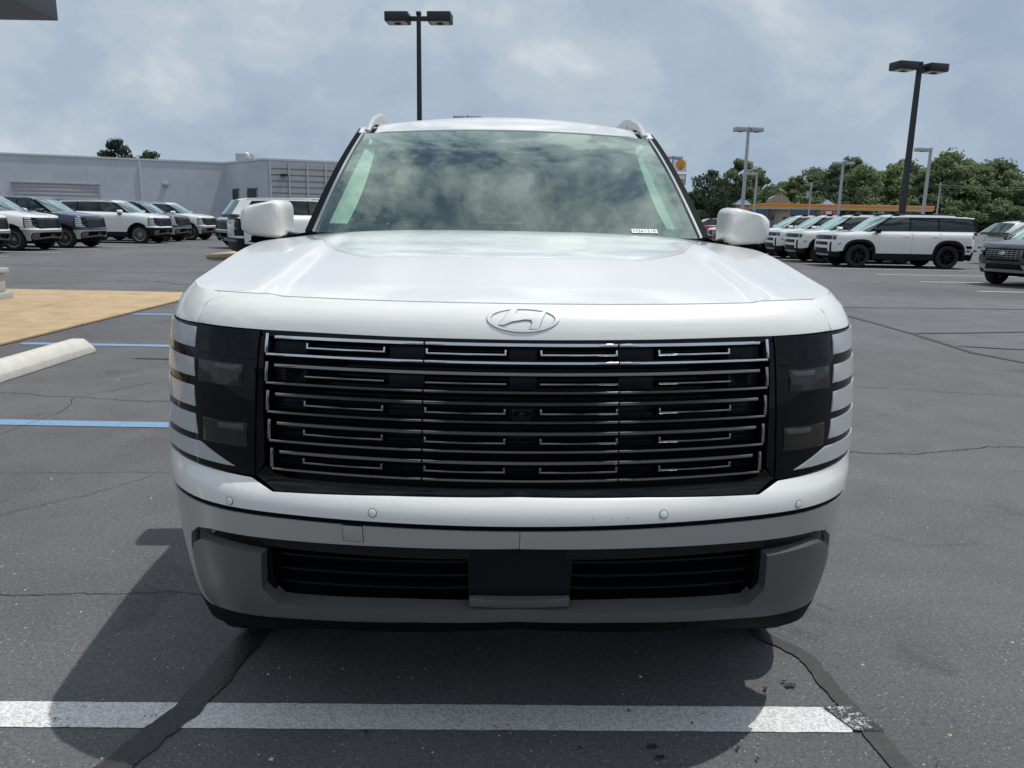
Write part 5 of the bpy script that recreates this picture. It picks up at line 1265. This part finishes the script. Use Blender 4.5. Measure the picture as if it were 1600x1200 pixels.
suv_copy(main, (-15.45, 40.2), (1, -.03), 'white large SUV at the far end of the left row beyond the charcoal one', None, LG, small)
suv_copy(main, (-11.7, 30.9), (-.75, -.66), 'silver large SUV whose front corner shows behind the white vehicle by the left mirror', {wp: M['silver']}, None, small)
suv_copy(main, (-4.4, 26.0), (.86, .50), 'white large SUV seen from behind, half hidden by the foreground car left mirror', {M['red_lamp'].name: M['gloss_black']}, None, small)

boxy = build_boxy()
RG = 'boxy white SUVs parked nose out on the right'
boxy.location = (10.15, 25.95, 0); boxy.rotation_euler = (0, 0, face(-1, .0))
tag(boxy, 'boxy white SUV nearest in the right row, its full side and black wheels visible', 'suv', RG)
bm_ = {}
suv_copy(boxy, (10.0, 28.55), (-1, 0), 'boxy white SUV second in the right row, behind the one seen in full side view', None, RG)
suv_copy(boxy, (10.1, 31.15), (-1, .01), 'boxy white SUV third in the right row, its nose beside the right door mirror', None, RG)
suv_copy(boxy, (10.1, 33.75), (-1, 0), 'boxy white SUV fourth in the right row, nose hidden by the right door mirror', None, RG)
# the nearest and third have black mirror caps
for o in (boxy,):
    for c in o.children:
        if c.name.split('.')[0] == 'door_mirror':
            c.material_slots[0].link = 'OBJECT'; c.material_slots[0].material = M['gloss_black']

cross = build_crossover()
cross.location = (11.35, 18.15, 0); cross.rotation_euler = (0, 0, face(-.92, -.36))
tag(cross, 'dark blue small crossover with chrome mesh grille cut off by the right edge', 'crossover')
def paint_tree(o, mt):
    for c in [o] + list(o.children_recursive):
        if c.type == 'MESH':
            for sl in c.material_slots:
                if sl.material and sl.material.name == wp: sl.link = 'OBJECT'; sl.material = mt
def cross_copy(nose, d, label, pm):
    c = copy_tree(cross, (nose[0], nose[1], 0), face(*d), label); c['category'] = 'crossover'
    paint_tree(c, pm); return c
cross_copy((-19.3, 49.0), (-.98, -.18), 'black crossover parked against the grey wall beyond the left row', M['blackp'])
cross_copy((13.9, 44.0), (-1, .05), 'red crossover whose roof shows above the right door mirror', M['red'])
cross_copy((10.4, 38.6), (-.55, -.83), 'dark red crossover nose beside the right windshield pillar, left of the mirror', M['red'])
cross_copy((12.0, 47.0), (-.8, -.6), 'white crossover behind the dark red one near the right windshield pillar', M['white'])
cross_copy((11.6, 55.5), (-1, 0), 'red crossover roof furthest back beside the right windshield pillar', M['red'])
cross_copy((22.0, 29.2), (.99, .05), 'white crossover seen from behind between the boxy SUV and the right edge', M['white'])
cross_copy((19.1, 22.9), (.99, .05), 'charcoal crossover tail above the dark blue crossover at the right edge', M['charcoal'])
paint_tree(cross, M['bluegrey'])
